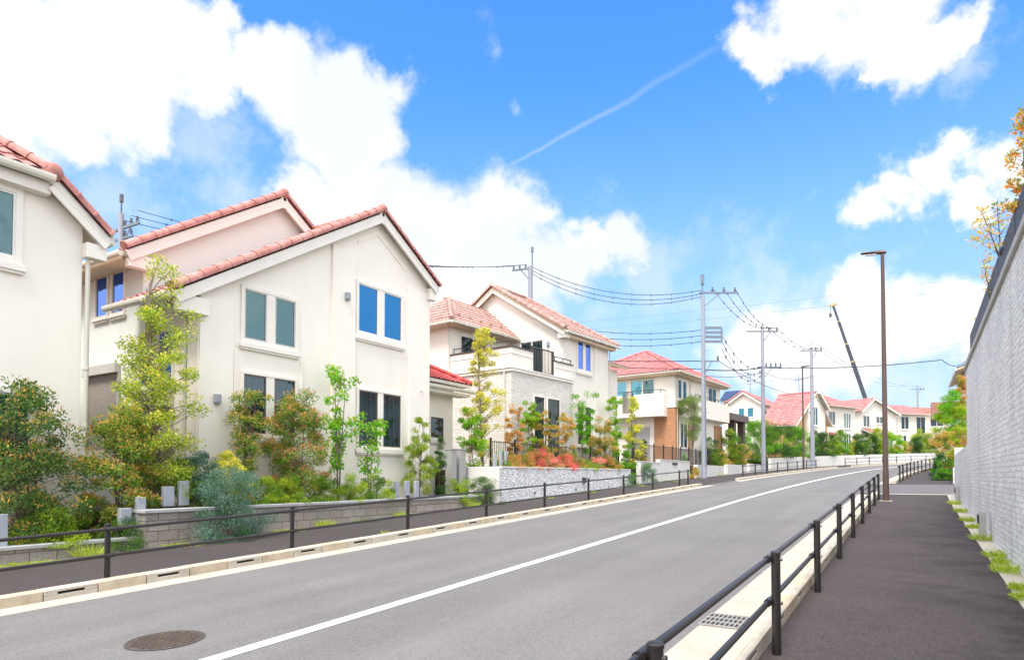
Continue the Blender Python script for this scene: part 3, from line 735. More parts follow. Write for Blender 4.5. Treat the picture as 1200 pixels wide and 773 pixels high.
rl.tube([(-2.8, -4.58, 7.04), (.34, -4.58, 7.04), (.34, -3.1, 7.04)], .022, 6); rl.tube([(.34, -1.52, 6.86), (.34, -.02, 6.86)], .022, 6)
for p in ((-2.75, -4.58), (-1.7, -4.58), (-.7, -4.58), (.34, -4.58), (.34, -3.3)): rl.tube([(p[0], p[1], 6.82), (p[0], p[1], 7.03)], .018, 6)
for p in (-1.4, -.75, -.1): rl.tube([(.34, p, 6.66), (.34, p, 6.85)], .018, 6)
rl.build('handrail', M['bronze'], bo)
gt = MB(); gt.box(.31, .37, -3.12, -1.52, 7.00, 7.05); gt.box(.31, .37, -3.12, -1.52, 5.98, 6.03)
for k in range(15): yy = -3.09 + k * 1.54 / 14; gt.box(.33, .35, yy - .011, yy + .011, 6.03, 7.0)
gt.box(.30, .38, -3.14, -3.07, 5.97, 7.05); gt.box(.30, .38, -1.57, -1.50, 5.97, 7.05); gt.build('balustrade', M['bronze'], bo)
R = MB()
tile_slope(R, [(.38, -.62, 8.36), (.38, 4.5, 8.36), (-3.85, 2.2, 11.02), (-3.85, -.62, 11.02)])
tile_slope(R, [(-8.08, -.62, 8.36), (-8.08, 4.5, 8.36), (-3.85, 2.2, 11.02), (-3.85, -.62, 11.02)])
tile_slope(R, [(.38, 4.5, 8.36), (-8.08, 4.5, 8.36), (-3.85, 2.2, 11.02)])
ro = R.build('roof', [M['tile_pale'], M['soffit']], H, smooth=True)
c = MB(); ridge_tiles(c, (.38, -.58, 8.42), (-3.85, -.58, 11.10), .15, .36); ridge_tiles(c, (-8.08, -.58, 8.42), (-3.85, -.58, 11.10), .15, .36)
ridge_tiles(c, (-3.85, -.6, 11.08), (-3.85, 2.2, 11.08), .12); ridge_tiles(c, (.40, 4.5, 8.42), (-3.85, 2.2, 11.08), .12)
c.build('ridge_tiles', M['tile_pale'], ro, smooth=True)
R = MB(); ze = 8.33; pz = 9.92
tile_slope(R, [(-2.42, -5.1, ze), (-2.42, -.31, ze), (-4.35, -.31, pz), (-4.35, -3.2, pz)])
tile_slope(R, [(-2.42, -5.1, ze), (-6.9, -5.1, ze), (-4.9, -3.2, pz), (-4.35, -3.2, pz)])
tile_slope(R, [(-6.9, -5.1, ze), (-6.9, -.31, ze), (-4.9, -.31, pz), (-4.9, -3.2, pz)])
ro = R.build('roof', [M['tile_pale'], M['soffit']], H, smooth=True)
c = MB(); ridge_tiles(c, (-2.40, -5.12, ze + .06), (-4.4, -3.15, pz + .06), .12); ridge_tiles(c, (-4.6, -3.2, pz + .05), (-4.6, -.31, pz + .05), .12)
c.build('ridge_tiles', M['tile_pale'], ro, smooth=True)
sg_ = MB()                                            # snow guards on the hipped wing
for k in range(5):
    yy = -4.2 + k * .75; sg_.box(-2.86, -2.80, yy - .06, yy + .06, 8.70, 8.79)
sg_.build('snow_guard', M['tile_brown'], ro)
b = MB(); barge(b, (.36, -.58, 8.22), (-3.85, -.58, 10.88), .05, .26); barge(b, (-8.06, -.58, 8.22), (-3.85, -.58, 10.88), .05, .26)
b.box(-.05, .34, -.55, -.1, 8.02, 8.26); b.build('bargeboard', M['trim'], H, bevel=.008)
e = MB(); e.box(.06, .34, -.1, 4.3, 8.10, 8.22); e.build('soffit', M['soffit'], H)
e = MB(); e.prism([(-2.88, -4.66, 8.16), (-2.88, -.31, 8.16), (-2.46, -.31, 8.16), (-2.46, -5.05, 8.16), (-6.5, -5.05, 8.16), (-6.5, -4.66, 8.16)], (0, 0, .1)); e.build('soffit', M['soffit'], H)
gutter(H, (.45, -.55, 8.28), (.45, 4.55, 8.28)); gutter(H, (-2.35, -5.15, 8.26), (-2.35, -.35, 8.26)); gutter(H, (-2.35, -5.17, 8.26), (-6.8, -5.17, 8.26))
downpipe(H, [(-2.6, -5.15, 8.2), (-2.75, -5.1, 8.02), (-2.95, -4.70, 7.85), (-2.95, -4.70, 5.5), (-2.95, -4.70, 1.8)])
downpipe(H, [(.40, 4.35, 8.2), (.2, 4.2, 8.0), (.06, 4.14, 7.9), (.06, 4.14, 1.8)]); downpipe(H, [(.1, -4.72, 5.85), (.1, -4.72, 5.5), (.1, -4.70, 1.8)], .03)
win(H, ('x', 0), 1.06, 2.28, 6.66, 8.0, 2, 'glass_vivid', 'frame_white', .10, .20, .10)
win(H, ('x', 0), 1.06, 2.28, 3.1, 4.9, 2, 'glass_dark', 'frame_dark', .07, .20, .10)
win(H, ('x', .4), -3.08, -2.36, 2.2, 4.93, 1, 'glass_dark', 'frame_dark', .05, 0, 0)
win(H, ('x', .4), -2.08, -1.15, 2.0, 4.93, 1, 'glass_dark', 'frame_dark', .05, 0, 0)
win(H, ('x', -2.9), -4.0, -2.3, 6.0, 7.75, 2, 'glass_dark', 'frame_dark', .06, .02, 0)
win(H, ('y', -.3), -2.30, -1.02, 6.0, 7.95, 2, 'glass_dark', 'frame_silver', .05, .02, 0, name='balcony_door')
wall_light(H, ('y', -.3), -.72, 7.72)
sb = MB(); sb.box(-6, -.6, 4.09, 6.2, 1.6, 7.3); sb.build('rear_wing', M['cream_stucco'], H)
R = MB(); tile_slope(R, [(-.1, 4.1, 7.45), (-.1, 6.6, 7.45), (-3, 6.0, 8.3), (-3, 4.1, 8.3)]); R.build('rear_roof', [M['tile_pale'], M['soffit']], H, smooth=True)

lower(H, .14)
# ---- fourth house: coral hip roof, brick piers, carport
H = thing('house', (-13.3, 42, 2.1), 'house with coral hip roof and orange brick piers', 'house', 'houses along the left side of the street', -math.radians(5), True)
wl = MB(); wl.box(-8, 0, 0, 9.0, 2.1, 8.34); wl.build('wall', M['cream_stucco'], H, bevel=.15)
bp = MB(); bp.box(-1.5, .05, -.05, .62, 2.1, 6.1); bp.build('brick_pier', M['brick'], H, bevel=.10)
bp = MB(); bp.box(-.4, .05, 2.3, 3.0, 2.1, 5.3); bp.build('brick_pier', M['brick'], H); bp = MB(); bp.box(-.3, .06, 7.4, 9.02, 2.1, 5.35); bp.build('brick_pier', M['brick'], H)
mo = MB(); mo.box(-8.04, .09, -.09, .66, 6.10, 6.20); mo.build('moulding', M['trim'], H, bevel=.02)
R = MB(); ze, pz = 8.58, 11.0
tile_slope(R, [(.5, -.6, ze), (.5, 9.5, ze), (-4, 5.4, pz), (-4, 4.2, pz)]); tile_slope(R, [(.5, -.6, ze), (-8.5, -.6, ze), (-4, 4.2, pz)])
tile_slope(R, [(-8.5, -.6, ze), (-8.5, 9.5, ze), (-4, 5.4, pz), (-4, 4.2, pz)]); tile_slope(R, [(.5, 9.5, ze), (-8.5, 9.5, ze), (-4, 5.4, pz)])
ro = R.build('roof', [M['tile_coral'], M['soffit']], H, smooth=True)
c = MB()
for p, q in (((.5, -.6, ze), (-4, 4.2, pz)), ((-8.5, -.6, ze), (-4, 4.2, pz)), ((.5, 9.5, ze), (-4, 5.4, pz)), ((-4, 4.2, pz), (-4, 5.4, pz))):
    ridge_tiles(c, (p[0], p[1], p[2] + .06), (q[0], q[1], q[2] + .06), .11)
c.build('ridge_tiles', M['tile_coral'], ro, smooth=True)
e = MB(); e.prism([(.01, -.01, 8.36), (.01, 9.4, 8.36), (.44, 9.4, 8.36), (.44, -.54, 8.36), (-8.4, -.54, 8.36), (-8.4, -.01, 8.36)], (0, 0, .11)); e.build('soffit', M['soffit'], H)
gutter(H, (.57, -.66, 8.5), (.57, 9.5, 8.5)); gutter(H, (.5, -.67, 8.5), (-8.5, -.67, 8.5))
bal = MB()                                            # side balcony with rounded outer corner
pts = [(-9, -.02), (-9, -1.0), (-.95, -1.0), (-.72, -.93), (-.58, -.78), (-.52, -.55), (-.52, -.02)]
bal.prism([(x, y, 5.5) for x, y in pts[2:6] + [pts[6], (-2.5, -.02), (-2.5, -1.0)]], (0, 0, 1.5)); bal.box(-9, -3.35, -1.0, -.02, 5.5, 7.0); bal.box(-3.35, -2.5, -1.0, -.02, 5.5, 5.75)
bo = bal.build('balcony', M['white_stucco'], H, bevel=.02)
rl = MB(); rl.box(-9, -.6, -.98, -.92, 7.22, 7.26); rl.box(-.62, -.56, -.95, -.1, 7.22, 7.26)
for k in range(11): rl.box(-.62 - k*.8, -.58 - k*.8, -.97, -.93, 7.0, 7.22)
for k in range(9): rl.box(-3.3 + k*.09, -3.28 + k*.09, -.97, -.93, 5.75, 7.22)
rl.build('balustrade', M['bronze'], bo)
bal = MB(); bal.box(.01, .55, 2.35, 9.3, 5.62, 6.95); bo = bal.build('balcony', M['white_stucco'], H, bevel=.03)
rl = MB(); rl.box(.45, .50, 2.4, 9.3, 7.16, 7.20)
for k in range(10): rl.box(.46, .49, 2.42 + k*.76, 2.45 + k*.76, 6.95, 7.16)
rl.build('balustrade', M['bronze'], bo)
win(H, ('y', 0), -3.15, -1.45, 6.2, 8.1, 2, ['glass_aqua', 'glass_teal'], 'frame_silver', .05, .05, 0)
win(H, ('y', 0), -5.3, -3.5, 6.2, 8.1, 2, ['glass_dark', 'glass_aqua'], 'frame_silver', .05, .05, 0)
win(H, ('x', 0), .5, 1.95, 6.75, 8.02, 2, 'glass_teal', 'frame_white', .08, .22, .10)
win(H, ('x', 0), .85, 1.95, 3.5, 5.1, 2, 'glass_dark', 'frame_dark', .06, .16, .10)
win(H, ('x', 0), 6.2, 7.8, 6.98, 8.1, 2, ['glass_dark', 'glass_teal'], 'frame_silver', .06, .05, 0)
M['shutter_pale'] = plain('pale_shutter', (.40, .38, .37), .6, .08, 3., stretch=(1, 1, 14))
win(H, ('y', 0), -3.4, -1.75, 2.2, 4.9, 1, 'shutter_pale', 'frame_silver', .08, .05, 0, name='roller_shutter')
downpipe(H, [(.5, .25, 8.45), (.3, .25, 8.25), (.06, .25, 8.1), (.06, .25, 2.2)]); downpipe(H, [(.5, 2.6, 8.45), (.3, 2.6, 8.25), (.06, 2.6, 8.1), (.06, 2.6, 2.2)])
cb = MB(); cb.prism([(-3, 9.45, 5.95), (.7, 9.45, 5.90), (.7, 9.45, 6.45), (-3, 9.45, 6.75)], (0, 4.2, 0)); co_ = cb.build('carport', M['carport'], H, bevel=.02)
for p in ((.2, 11.0), (.2, 13.3)):
    pc = MB(); pc.box(p[0] - .25, p[0] + .25, p[1] - .25, p[1] + .25, 2.1, 5.95); pc.build('pillar', M['carport'], co_)

lower(H, .12)
# ---- houses round the bend
def house_far(name_label, u, D, deg, cat='house', zb=None, grp='houses along the left side of the street'):
    p = at_d(u, 540, D); y = p[1]; zb = gz(y) + .9 if zb is None else zb
    return thing('house', (p[0], p[1], zb), name_label, cat, grp, -math.radians(deg), True), zb
# fifth: white gable seen behind the carport
H, zb = house_far('small white house with a pink gable and two teal windows behind the carport', 893, 78, 6)
wl = MB(); wl.prism([(0, 0, zb), (-4.2, 0, zb), (-4.2, 0, zb + 6.5), (-2.1, 0, zb + 7.85), (0, 0, zb + 6.5)], (0, 8, 0)); wl.build('wall', M['white_stucco'], H)
R = MB()
for sx in (0, 1): tile_slope(R, [(.4 - sx*5.0, -.4, zb + 6.4), (.4 - sx*5.0, 8.4, zb + 6.4), (-2.1, 8.4, zb + 8.05), (-2.1, -.4, zb + 8.05)])
ro = R.build('roof', [M['tile_coral'], M['trim']], H, smooth=True)
c = MB(); ridge_tiles(c, (.4, -.36, zb + 6.48), (-2.1, -.36, zb + 8.12), .14); ridge_tiles(c, (-4.6, -.36, zb + 6.48), (-2.1, -.36, zb + 8.12), .14); c.build('ridge_tiles', M['tile_coral'], ro, smooth=True)
b = MB(); barge(b, (.38, -.36, zb + 6.26), (-2.1, -.36, zb + 7.90), .05, .24); barge(b, (-4.58, -.36, zb + 6.26), (-2.1, -.36, zb + 7.90), .05, .24); b.build('bargeboard', M['trim'], H)
win(H, ('y', 0), -2.75, -2.05, zb + 4.9, zb + 6.0, 1, 'glass_aqua', 'frame_silver', .05, 0, .06); win(H, ('y', 0), -1.65, -.95, zb + 4.9, zb + 6.0, 1, 'glass_aqua', 'frame_silver', .05, 0, .06)
win(H, ('x', 0), 1.0, 2.4, zb + 4.6, zb + 5.9, 2, 'glass_teal', 'frame_silver', .05, .05, .06)
gutter(H, (.46, -.4, zb + 6.32), (.46, 8.4, zb + 6.32))
an = MB(); an.tube([(-3.2, 6, zb + 7.2), (-3.2, 6, zb + 11.2)], .035, 6); an.bar((-3.9, 6, zb + 10.6), (-1.8, 6, zb + 10.9), .03, .03); an.bar((-3.6, 6, zb + 9.7), (-1.6, 6, zb + 10.0), .03, .03)
for k in range(6): an.bar((-3.7 + k*.36, 5.7, zb + 10.64 + k*.05), (-3.7 + k*.36, 6.3, zb + 10.64 + k*.05), .02, .02)
an.build('aerial', M['pole_steel'], H)
# sixth: long coral catslide roof over an orange wall
H, zb = house_far('orange walled house with a long coral catslide roof beside the second street lamp', 930, 62.5, 13)
wl = MB(); wl.prism([(0, 0, zb), (0, 0, zb + 3.3), (0, 4.6, zb + 6.45), (0, 9.2, zb + 3.9), (0, 9.2, zb)], (-2.9, 0, 0)); wl.build('wall', M['orange_stucco'], H)
wl = MB(); wl.prism([(.35, 3.0, zb), (.35, 3.0, zb + 5.2), (.35, 5.3, zb + 6.5), (.35, 7.6, zb + 5.2), (.35, 7.6, zb)], (-3.2, 0, 0)); wl.build('wall', M['white_stucco'], H)
R = MB(); tile_slope(R, [(.45, -.5, zb + 3.1), (-3.3, -.5, zb + 3.1), (-3.3, 4.7, zb + 6.7), (.45, 4.7, zb + 6.7)])
tile_slope(R, [(.45, 9.6, zb + 3.6), (-3.3, 9.6, zb + 3.6), (-3.3, 4.7, zb + 6.7), (.45, 4.7, zb + 6.7)])
tile_slope(R, [(.8, 7.9, zb + 5.2), (-3.2, 7.9, zb + 5.2), (-3.2, 5.3, zb + 6.75), (.8, 5.3, zb + 6.75)])
ro = R.build('roof', [M['tile_coral'], M['trim']], H, smooth=True)
c = MB(); ridge_tiles(c, (.5, 4.7, zb + 6.75), (-3.3, 4.7, zb + 6.75), .13); c.build('ridge_tiles', M['tile_coral'], ro, smooth=True)
b = MB(); barge(b, (.43, -.45, zb + 2.98), (.43, 4.7, zb + 6.55), .05, .24); barge(b, (.78, 7.85, zb + 5.05), (.78, 5.3, zb + 6.6), .05, .22); b.build('bargeboard', M['trim'], H)
gutter(H, (.45, -.57, zb + 3.05), (-3.3, -.57, zb + 3.05))
win(H, ('x', 0), .9, 2.1, zb + 1.7, zb + 2.9, 2, 'glass_teal', 'frame_white', .06, .06, .06)
win(H, ('x', .35), 4.1, 5.4, zb + 3.4, zb + 5.2, 2, 'glass_teal', 'frame_white', .06, .06, .08)
wall_light(H, ('x', .35), 3.3, zb + 4.6)
dr = MB(); dr.box(.36, .42, 6.2, 7.2, zb, zb + 2.1); dr.build('door', M['tile_brown'], H)
an = MB(); an.tube([(-1.5, 5.5, zb + 7), (-1.5, 5.5, zb + 9.0)], .03, 6); an.bar((-1.9, 5.5, zb + 8.2), (.2, 5.2, zb + 8.4), .03, .03)
for k in range(7): an.bar((-1.8 + k*.3, 5.2, zb + 8.25 + k*.02), (-1.8 + k*.3, 5.7, zb + 8.25 + k*.02), .02, .02)
an.build('aerial', M['pole_steel'], H)
# seventh: hipped white house
H, zb = house_far('white house under a low coral hip roof right of the orange house', 970, 71, 25)
wl = MB(); wl.box(-7, 0, 0, 5.6, zb, zb + 5.55); wl.build('wall', M['white_stucco'], H)
R = MB(); ze, pz = zb + 5.6, zb + 7.3
tile_slope(R, [(.5, -.5, ze), (.5, 6.1, ze), (-3.2, 3.6, pz), (-3.2, 2.0, pz)]); tile_slope(R, [(.5, -.5, ze), (-7.2, -.5, ze), (-3.2, 2.0, pz)])
tile_slope(R, [(.5, 6.1, ze), (-7.2, 6.1, ze), (-3.2, 3.6, pz)]); tile_slope(R, [(-7.2, -.5, ze), (-7.2, 6.1, ze), (-3.2, 3.6, pz), (-3.2, 2., pz)])
ro = R.build('roof', [M['tile_coral'], M['trim']], H, smooth=True)
c = MB(); ridge_tiles(c, (.5, -.5, ze + .05), (-3.2, 2., pz + .05), .12); ridge_tiles(c, (.5, 6.1, ze + .05), (-3.2, 3.6, pz + .05), .12); ridge_tiles(c, (-3.2, 2., pz + .05), (-3.2, 3.6, pz + .05), .12); c.build('ridge_tiles', M['tile_coral'], ro, smooth=True)
gutter(H, (.56, -.5, zb + 5.52), (.56, 6.1, zb + 5.52)); gutter(H, (.5, -.57, zb + 5.52), (-7.2, -.57, zb + 5.52))
win(H, ('x', 0), .3, 1.5, zb + 3.5, zb + 4.95, 2, 'glass_dark', 'frame_silver', .06, .05, .06); win(H, ('x', 0), 3.3, 4.6, zb + 3.2, zb + 4.9, 3, 'glass_teal', 'frame_white', .06, .08, .06)
win(H, ('x', 0), 3.3, 4.6, zb + .5, zb + 2.6, 3, 'glass_dark', 'frame_white', .06, .08, .06)
dr = MB(); dr.box(.01, .06, .6, 1.5, zb, zb + 2.2); dr.build('door', M['frame_dark'], H)
cn = MB(); cn.prism([(0, .2, zb + 2.45), (.8, .2, zb + 2.30), (.8, .2, zb + 2.45), (0, .2, zb + 2.7)], (0, 1.7, 0)); cn.build('door_hood', M['tile_brown'], H)
# eighth: gable towards the bend
H, zb = house_far('cream house with coral gable and brown porch roof behind the lamp post', 1014, 77.5, 30)
wl = MB(); wl.prism([(0, -.6, zb), (0, -.6, zb + 5.4), (0, 1.5, zb + 6.75), (0, 6.2, zb + 5.2), (0, 6.2, zb)], (-7, 0, 0)); wl.build('wall', M['cream_stucco'], H)
R = MB(); tile_slope(R, [(.4, -1.0, zb + 5.25), (-9, -1.0, zb + 5.25), (-9, 1.5, zb + 6.95), (.4, 1.5, zb + 6.95)]); tile_slope(R, [(.4, 6.7, zb + 5.15), (-9, 6.7, zb + 5.15), (-9, 1.5, zb + 6.95), (.4, 1.5, zb + 6.95)])
ro = R.build('roof', [M['tile_coral'], M['trim']], H, smooth=True)
b = MB(); barge(b, (.38, -1., zb + 5.1), (.38, 1.5, zb + 6.78), .05, .22); barge(b, (.38, 6.7, zb + 5.0), (.38, 1.5, zb + 6.78), .05, .22); b.build('bargeboard', M['trim'], H)
win(H, ('x', 0), -.3, .9, zb + 3.4, zb + 4.7, 2, 'glass_dark', 'frame_silver', .05, .05, .06); win(H, ('x', 0), 2.2, 3.6, zb + 3.9, zb + 4.7, 2, 'glass_dark', 'frame_silver', .05, .05, .06)
win(H, ('x', 0), 4.3, 5.4, zb + .6, zb + 2.6, 2, 'glass_dark', 'frame_silver', .05, .05, .06)
R = MB(); tile_slope(R, [(1.4, -.8, zb + 2.55), (1.4, 2.6, zb + 2.55), (.0, 2.6, zb + 3.2), (.0, -.8, zb + 3.2)]); R.build('porch_roof', [M['tile_brown'], M['trim']], H)
pw = MB(); pw.box(.02, 1.0, -.6, 2.3, zb, zb + 2.5); pw.build('porch_wall', M['white_stucco'], H)
# ninth: end of the row
H, zb = house_far('cream end house with brown and coral roof at the far bend', 1053, 83, 42)
wl = MB(); wl.prism([(-6, 0, zb), (0, 0, zb), (0, 0, zb + 5.2), (-3, 0, zb + 6.25), (-6, 0, zb + 5.2)], (0, 8.5, 0)); wl.build('wall', M['cream_stucco'], H)
wl = MB(); wl.box(.01, 1.5, 4.6, 6.4, zb, zb + 3.6); wl.build('porch_wall', M['cream_stucco'], H)
R = MB(); tile_slope(R, [(.5, -.5, zb + 5.2), (.5, 4.6, zb + 5.2), (-3, 4.6, zb + 6.6), (-3, -.5, zb + 6.6)]); tile_slope(R, [(-6.5, -.5, zb + 5.2), (-6.5, 4.6, zb + 5.2), (-3, 4.6, zb + 6.6), (-3, -.5, zb + 6.6)])
R.build('roof', [M['tile_coral'], M['trim']], H, smooth=True)
R = MB(); tile_slope(R, [(.5, 4.62, zb + 5.25), (.5, 9.0, zb + 5.25), (-3, 9.0, zb + 6.45), (-3, 4.62, zb + 6.45)]); tile_slope(R, [(-6.5, 4.62, zb + 5.25), (-6.5, 9.0, zb + 5.25), (-3, 9.0, zb + 6.45), (-3, 4.62, zb + 6.45)])
R.build('roof', [M['tile_brown'], M['trim']], H, smooth=True)
win(H, ('x', 0), .5, 1.7, zb + 3.2, zb + 4.8, 2, 'glass_dark', 'frame_silver', .05, .05, .06); win(H, ('x', 0), .8, 1.3, zb + .6, zb + 2.4, 1, 'glass_dark', 'frame_silver', .05, 0, .06)
win(H, ('x', 0), 3.0, 4.4, zb + 2.7, zb + 4.8, 2, 'glass_dark', 'frame_dark', .05, .05, 0, name='balcony_door'); win(H, ('x', 0), 5.3, 7.5, zb + 3.6, zb + 4.7, 2, 'glass_dark', 'frame_silver', .05, .05, 0)
bl = MB(); bl.box(.02, 1.1, 6.6, 8.5, zb + 2.6, zb + 3.5); bl.build('balcony', M['tile_brown'], H)
ph = MB(); ph.box(.02, 1.0, 2.6, 4.5, zb + 2.35, zb + 2.6); ph.build('porch_roof', M['tile_brown'], H)
gutter(H, (.56, -.5, zb + 5.12), (.56, 9.0, zb + 5.12))
# house with a blue roof far behind, and the house above the right-hand wall
H, zb = house_far('distant white house with a small blue slate roof above the carport', 866, 85, 10, grp=None)
wl = MB(); wl.box(-2.2, 0, 0, 2.8, zb, zb + 7.6); wl.build('wall', M['white_stucco'], H)
R = MB(); R.prism([(.4, -.4, zb + 7.6), (-2.4, -.4, zb + 7.6), (-1.6, -.4, zb + 8.7), (.4, -.4, zb + 8.7)], (0, 3.4, 0)); R.build('roof', M['tile_blue'], H)
H = thing('house', (3.1, 52, gz(52) + 1.2), 'beige house with a brown roof edge standing above the right-hand stone wall', 'house', None, 0, True); zb = gz(52) + 1.2
wl = MB(); wl.prism([(0, 0, zb), (9, 0, zb), (9, 0, zb + 5.55), (4.5, 0, zb + 7.35), (0, 0, zb + 5.55)], (0, 9, 0)); wl.build('wall', M['cream_stucco'], H)
R = MB(); tile_slope(R, [(-.5, -.5, zb + 5.6), (-.5, 9.5, zb + 5.6), (4.5, 9.5, zb + 7.6), (4.5, -.5, zb + 7.6)]); tile_slope(R, [(9.5, -.5, zb + 5.6), (9.5, 9.5, zb + 5.6), (4.5, 9.5, zb + 7.6), (4.5, -.5, zb + 7.6)]); R.build('roof', [M['tile_brown'], M['soffit']], H)
win(H, ('y', 0), .5, 1.5, zb + 4.0, zb + 5.1, 1, 'glass_dark', 'frame_dark', .06, 0, .06)
bl = MB(); bl.box(-2.0, .6, -1.8, -.02, zb + 2.2, zb + 3.3); bl.build('balcony', M['tile_brown'], H)
gutter(H, (-.56, -.5, zb + 5.5), (-.56, 9.5, zb + 5.5))

H = thing('house', (15, 41, gz(45) + 1.5), 'brown roofed neighbour house on the terrace across the road', 'house', None, math.radians(8), True); zb = gz(45) + 1.5
wl = MB(); wl.box(0, 9, 0, 9, zb, zb + 5.6); wl.build('wall', M['cream_stucco'], H)
R = MB()
tile_slope(R, [(-.5, -.5, zb + 5.6), (-.5, 9.5, zb + 5.6), (4.5, 4.5, zb + 8.4)]); tile_slope(R, [(-.5, -.5, zb + 5.6), (9.5, -.5, zb + 5.6), (4.5, 4.5, zb + 8.4)])
tile_slope(R, [(9.5, -.5, zb + 5.6), (9.5, 9.5, zb + 5.6), (4.5, 4.5, zb + 8.4)]); tile_slope(R, [(-.5, 9.5, zb + 5.6), (9.5, 9.5, zb + 5.6), (4.5, 4.5, zb + 8.4)])
R.build('roof', [M['tile_brown'], M['soffit']], H)

H = thing('house', (14, 16, 4.0), 'cream neighbour house with long brown eaves on the terrace above the stone wall', 'house', None, 0, True); zb = 4.0
wl = MB(); wl.prism([(0, 0, zb), (9, 0, zb), (9, 0, zb + 5.55), (4.5, 0, zb + 7.7), (0, 0, zb + 5.55)], (0, 12, 0)); wl.build('wall', M['white_stucco'], H)
R = MB(); tile_slope(R, [(-.6, -.5, zb + 5.6), (-.6, 12.5, zb + 5.6), (4.5, 12.5, zb + 8.0), (4.5, -.5, zb + 8.0)]); tile_slope(R, [(9.6, -.5, zb + 5.6), (9.6, 12.5, zb + 5.6), (4.5, 12.5, zb + 8.0), (4.5, -.5, zb + 8.0)]); R.build('roof', [M['tile_brown'], M['soffit']], H)
bl = MB(); bl.box(-1.0, -.02, 1, 11, zb + 2.6, zb + 3.7); bl.build('balcony', M['tile_brown'], H)
for yy in (1.5, 5., 8.5):
    wn_ = MB(); wn_.box(-.05, -.01, yy, yy + 1.8, zb + 3.2, zb + 4.9); wn_.build('window', M['glass_dark'], H)
# ================================================================== RETAINING WALLS
def wall_thing(name, label, body, mat, cap=None, capmat='coping', group=None, cat='wall'):
    """body/cap: list of boxes (x0,x1,y0,y1,z0,z1)"""
    xs = [b[0] for b in body] + [b[1] for b in body]; ys = [b[2] for b in body] + [b[3] for b in body]
    r = thing(name, (sum(xs) / len(xs), sum(ys) / len(ys), min(b[4] for b in body)), label, cat, group)
    m = MB()
    for b in body: m.box(*b)
    m.build('masonry', M[mat], r)
    if cap:
        c = MB()
        for b in cap: c.box(*b)
        c.build('coping', M[capmat], r, bevel=.008)
    return r
def coursed(x0, x1, y0, y1, z1, bw=.0): pass
wall_thing('planter_wall', 'low grey split block planter wall under the leftmost shrubs', [(-12.42, -12.20, -8, 6.75, -.4, .415)], 'split_grey', [(-12.45, -12.16, -8, 6.78, .417, .475)])
wall_thing('planter_wall', 'taller grey split block planter wall behind the blue-green shrub', [(-12.22, -12.0, 6.62, 18.0, .0, .905), (-13.4, -12.222, 6.62, 6.84, .0, .905)], 'split_grey', [(-12.25, -11.96, 6.58, 18.04, .907, .97), (-13.4, -12.252, 6.58, 6.88, .907, .97)])
r = thing('retaining_wall', (-11.8, 24, .4), 'white pebble faced retaining wall carrying the red azaleas', 'wall')
m = MB(); m.box(-11.98, -11.75, 18.2, 30.1, .4, 1.86); m.build('pebble_face', M['pebble_white'], r)
m = MB(); m.box(-13.6, -11.985, 18.12, 18.36, .4, 1.90); m.box(-11.984, -11.70, 18.12, 18.198, .4, 1.90); m.box(-12.02, -11.73, 18.37, 30.1, 1.862, 1.91); m.build('concrete_end', M['concrete_white'], r, bevel=.01)
m = MB(); m.box(-11.75, -11.66, 24.6, 24.85, 1.30, 1.52); m.build('step_light', M['bronze'], r, bevel=.01)
m = MB()
for yy in (20.6, 24.0, 27.4): m.tube([(-11.80, yy, .95 + .02*(yy-20)), (-11.735, yy, .95 + .02*(yy-20))], .045, 10)
m.build('weep_pipe', M['drain_dark'], r)
r = wall_thing('gate_wall', 'smooth white concrete gate wall with a mail slot beside the driveway', [(-12.05, -11.8, 31.6, 34.6, .8, 2.30), (-12.05, -11.8, 34.62, 40.2, .8, 2.46)], 'concrete_white', [(-12.08, -11.77, 31.58, 34.6, 2.302, 2.34), (-12.08, -11.77, 34.62, 40.22, 2.462, 2.50)], 'concrete_white')
m = MB(); m.box(-11.8, -11.76, 36.7, 37.6, 2.22, 2.36); m.build('mail_slot', M['bronze'], r, bevel=.01)
r2 = MB()
for k, (a, b) in enumerate(((40.3, 46.5), (46.5, 52), (52, 57.2))):
    r2.prism([(-11.6 + k*.35, a, .9), (-11.35 + k*.35, a, .9), (-11.25 + k*.4, b, .9), (-11.5 + k*.4, b, .9)], (0, 0, 1.38 + k*.12))
tag(r2.build('retaining_wall', M['concrete_white']), 'low off-white concrete wall behind the tall utility pole', 'wall')
mb = MB(); ss = np.arange(56.6, 118, 1.5)
for s in ss:
    for d, h in ((-7.35, -.2), (-7.35, 1.0), (-7.6, 1.0), (-7.6, -.2)): mb.v.append(off(s, d, h))
for k in range(len(ss) - 1):
    a = 4 * k
    for j in range(4): mb.f.append((a+j, a+(j+1) % 4, a+4+(j+1) % 4, a+4+j)); mb.m.append(0)
mb.f += [(3, 2, 1, 0), tuple(4 * (len(ss) - 1) + j for j in range(4))]; mb.m += [0, 0]
tag(mb.build('retaining_wall', M['concrete_white']), 'long low white wall curving round the bend below the far houses', 'wall')

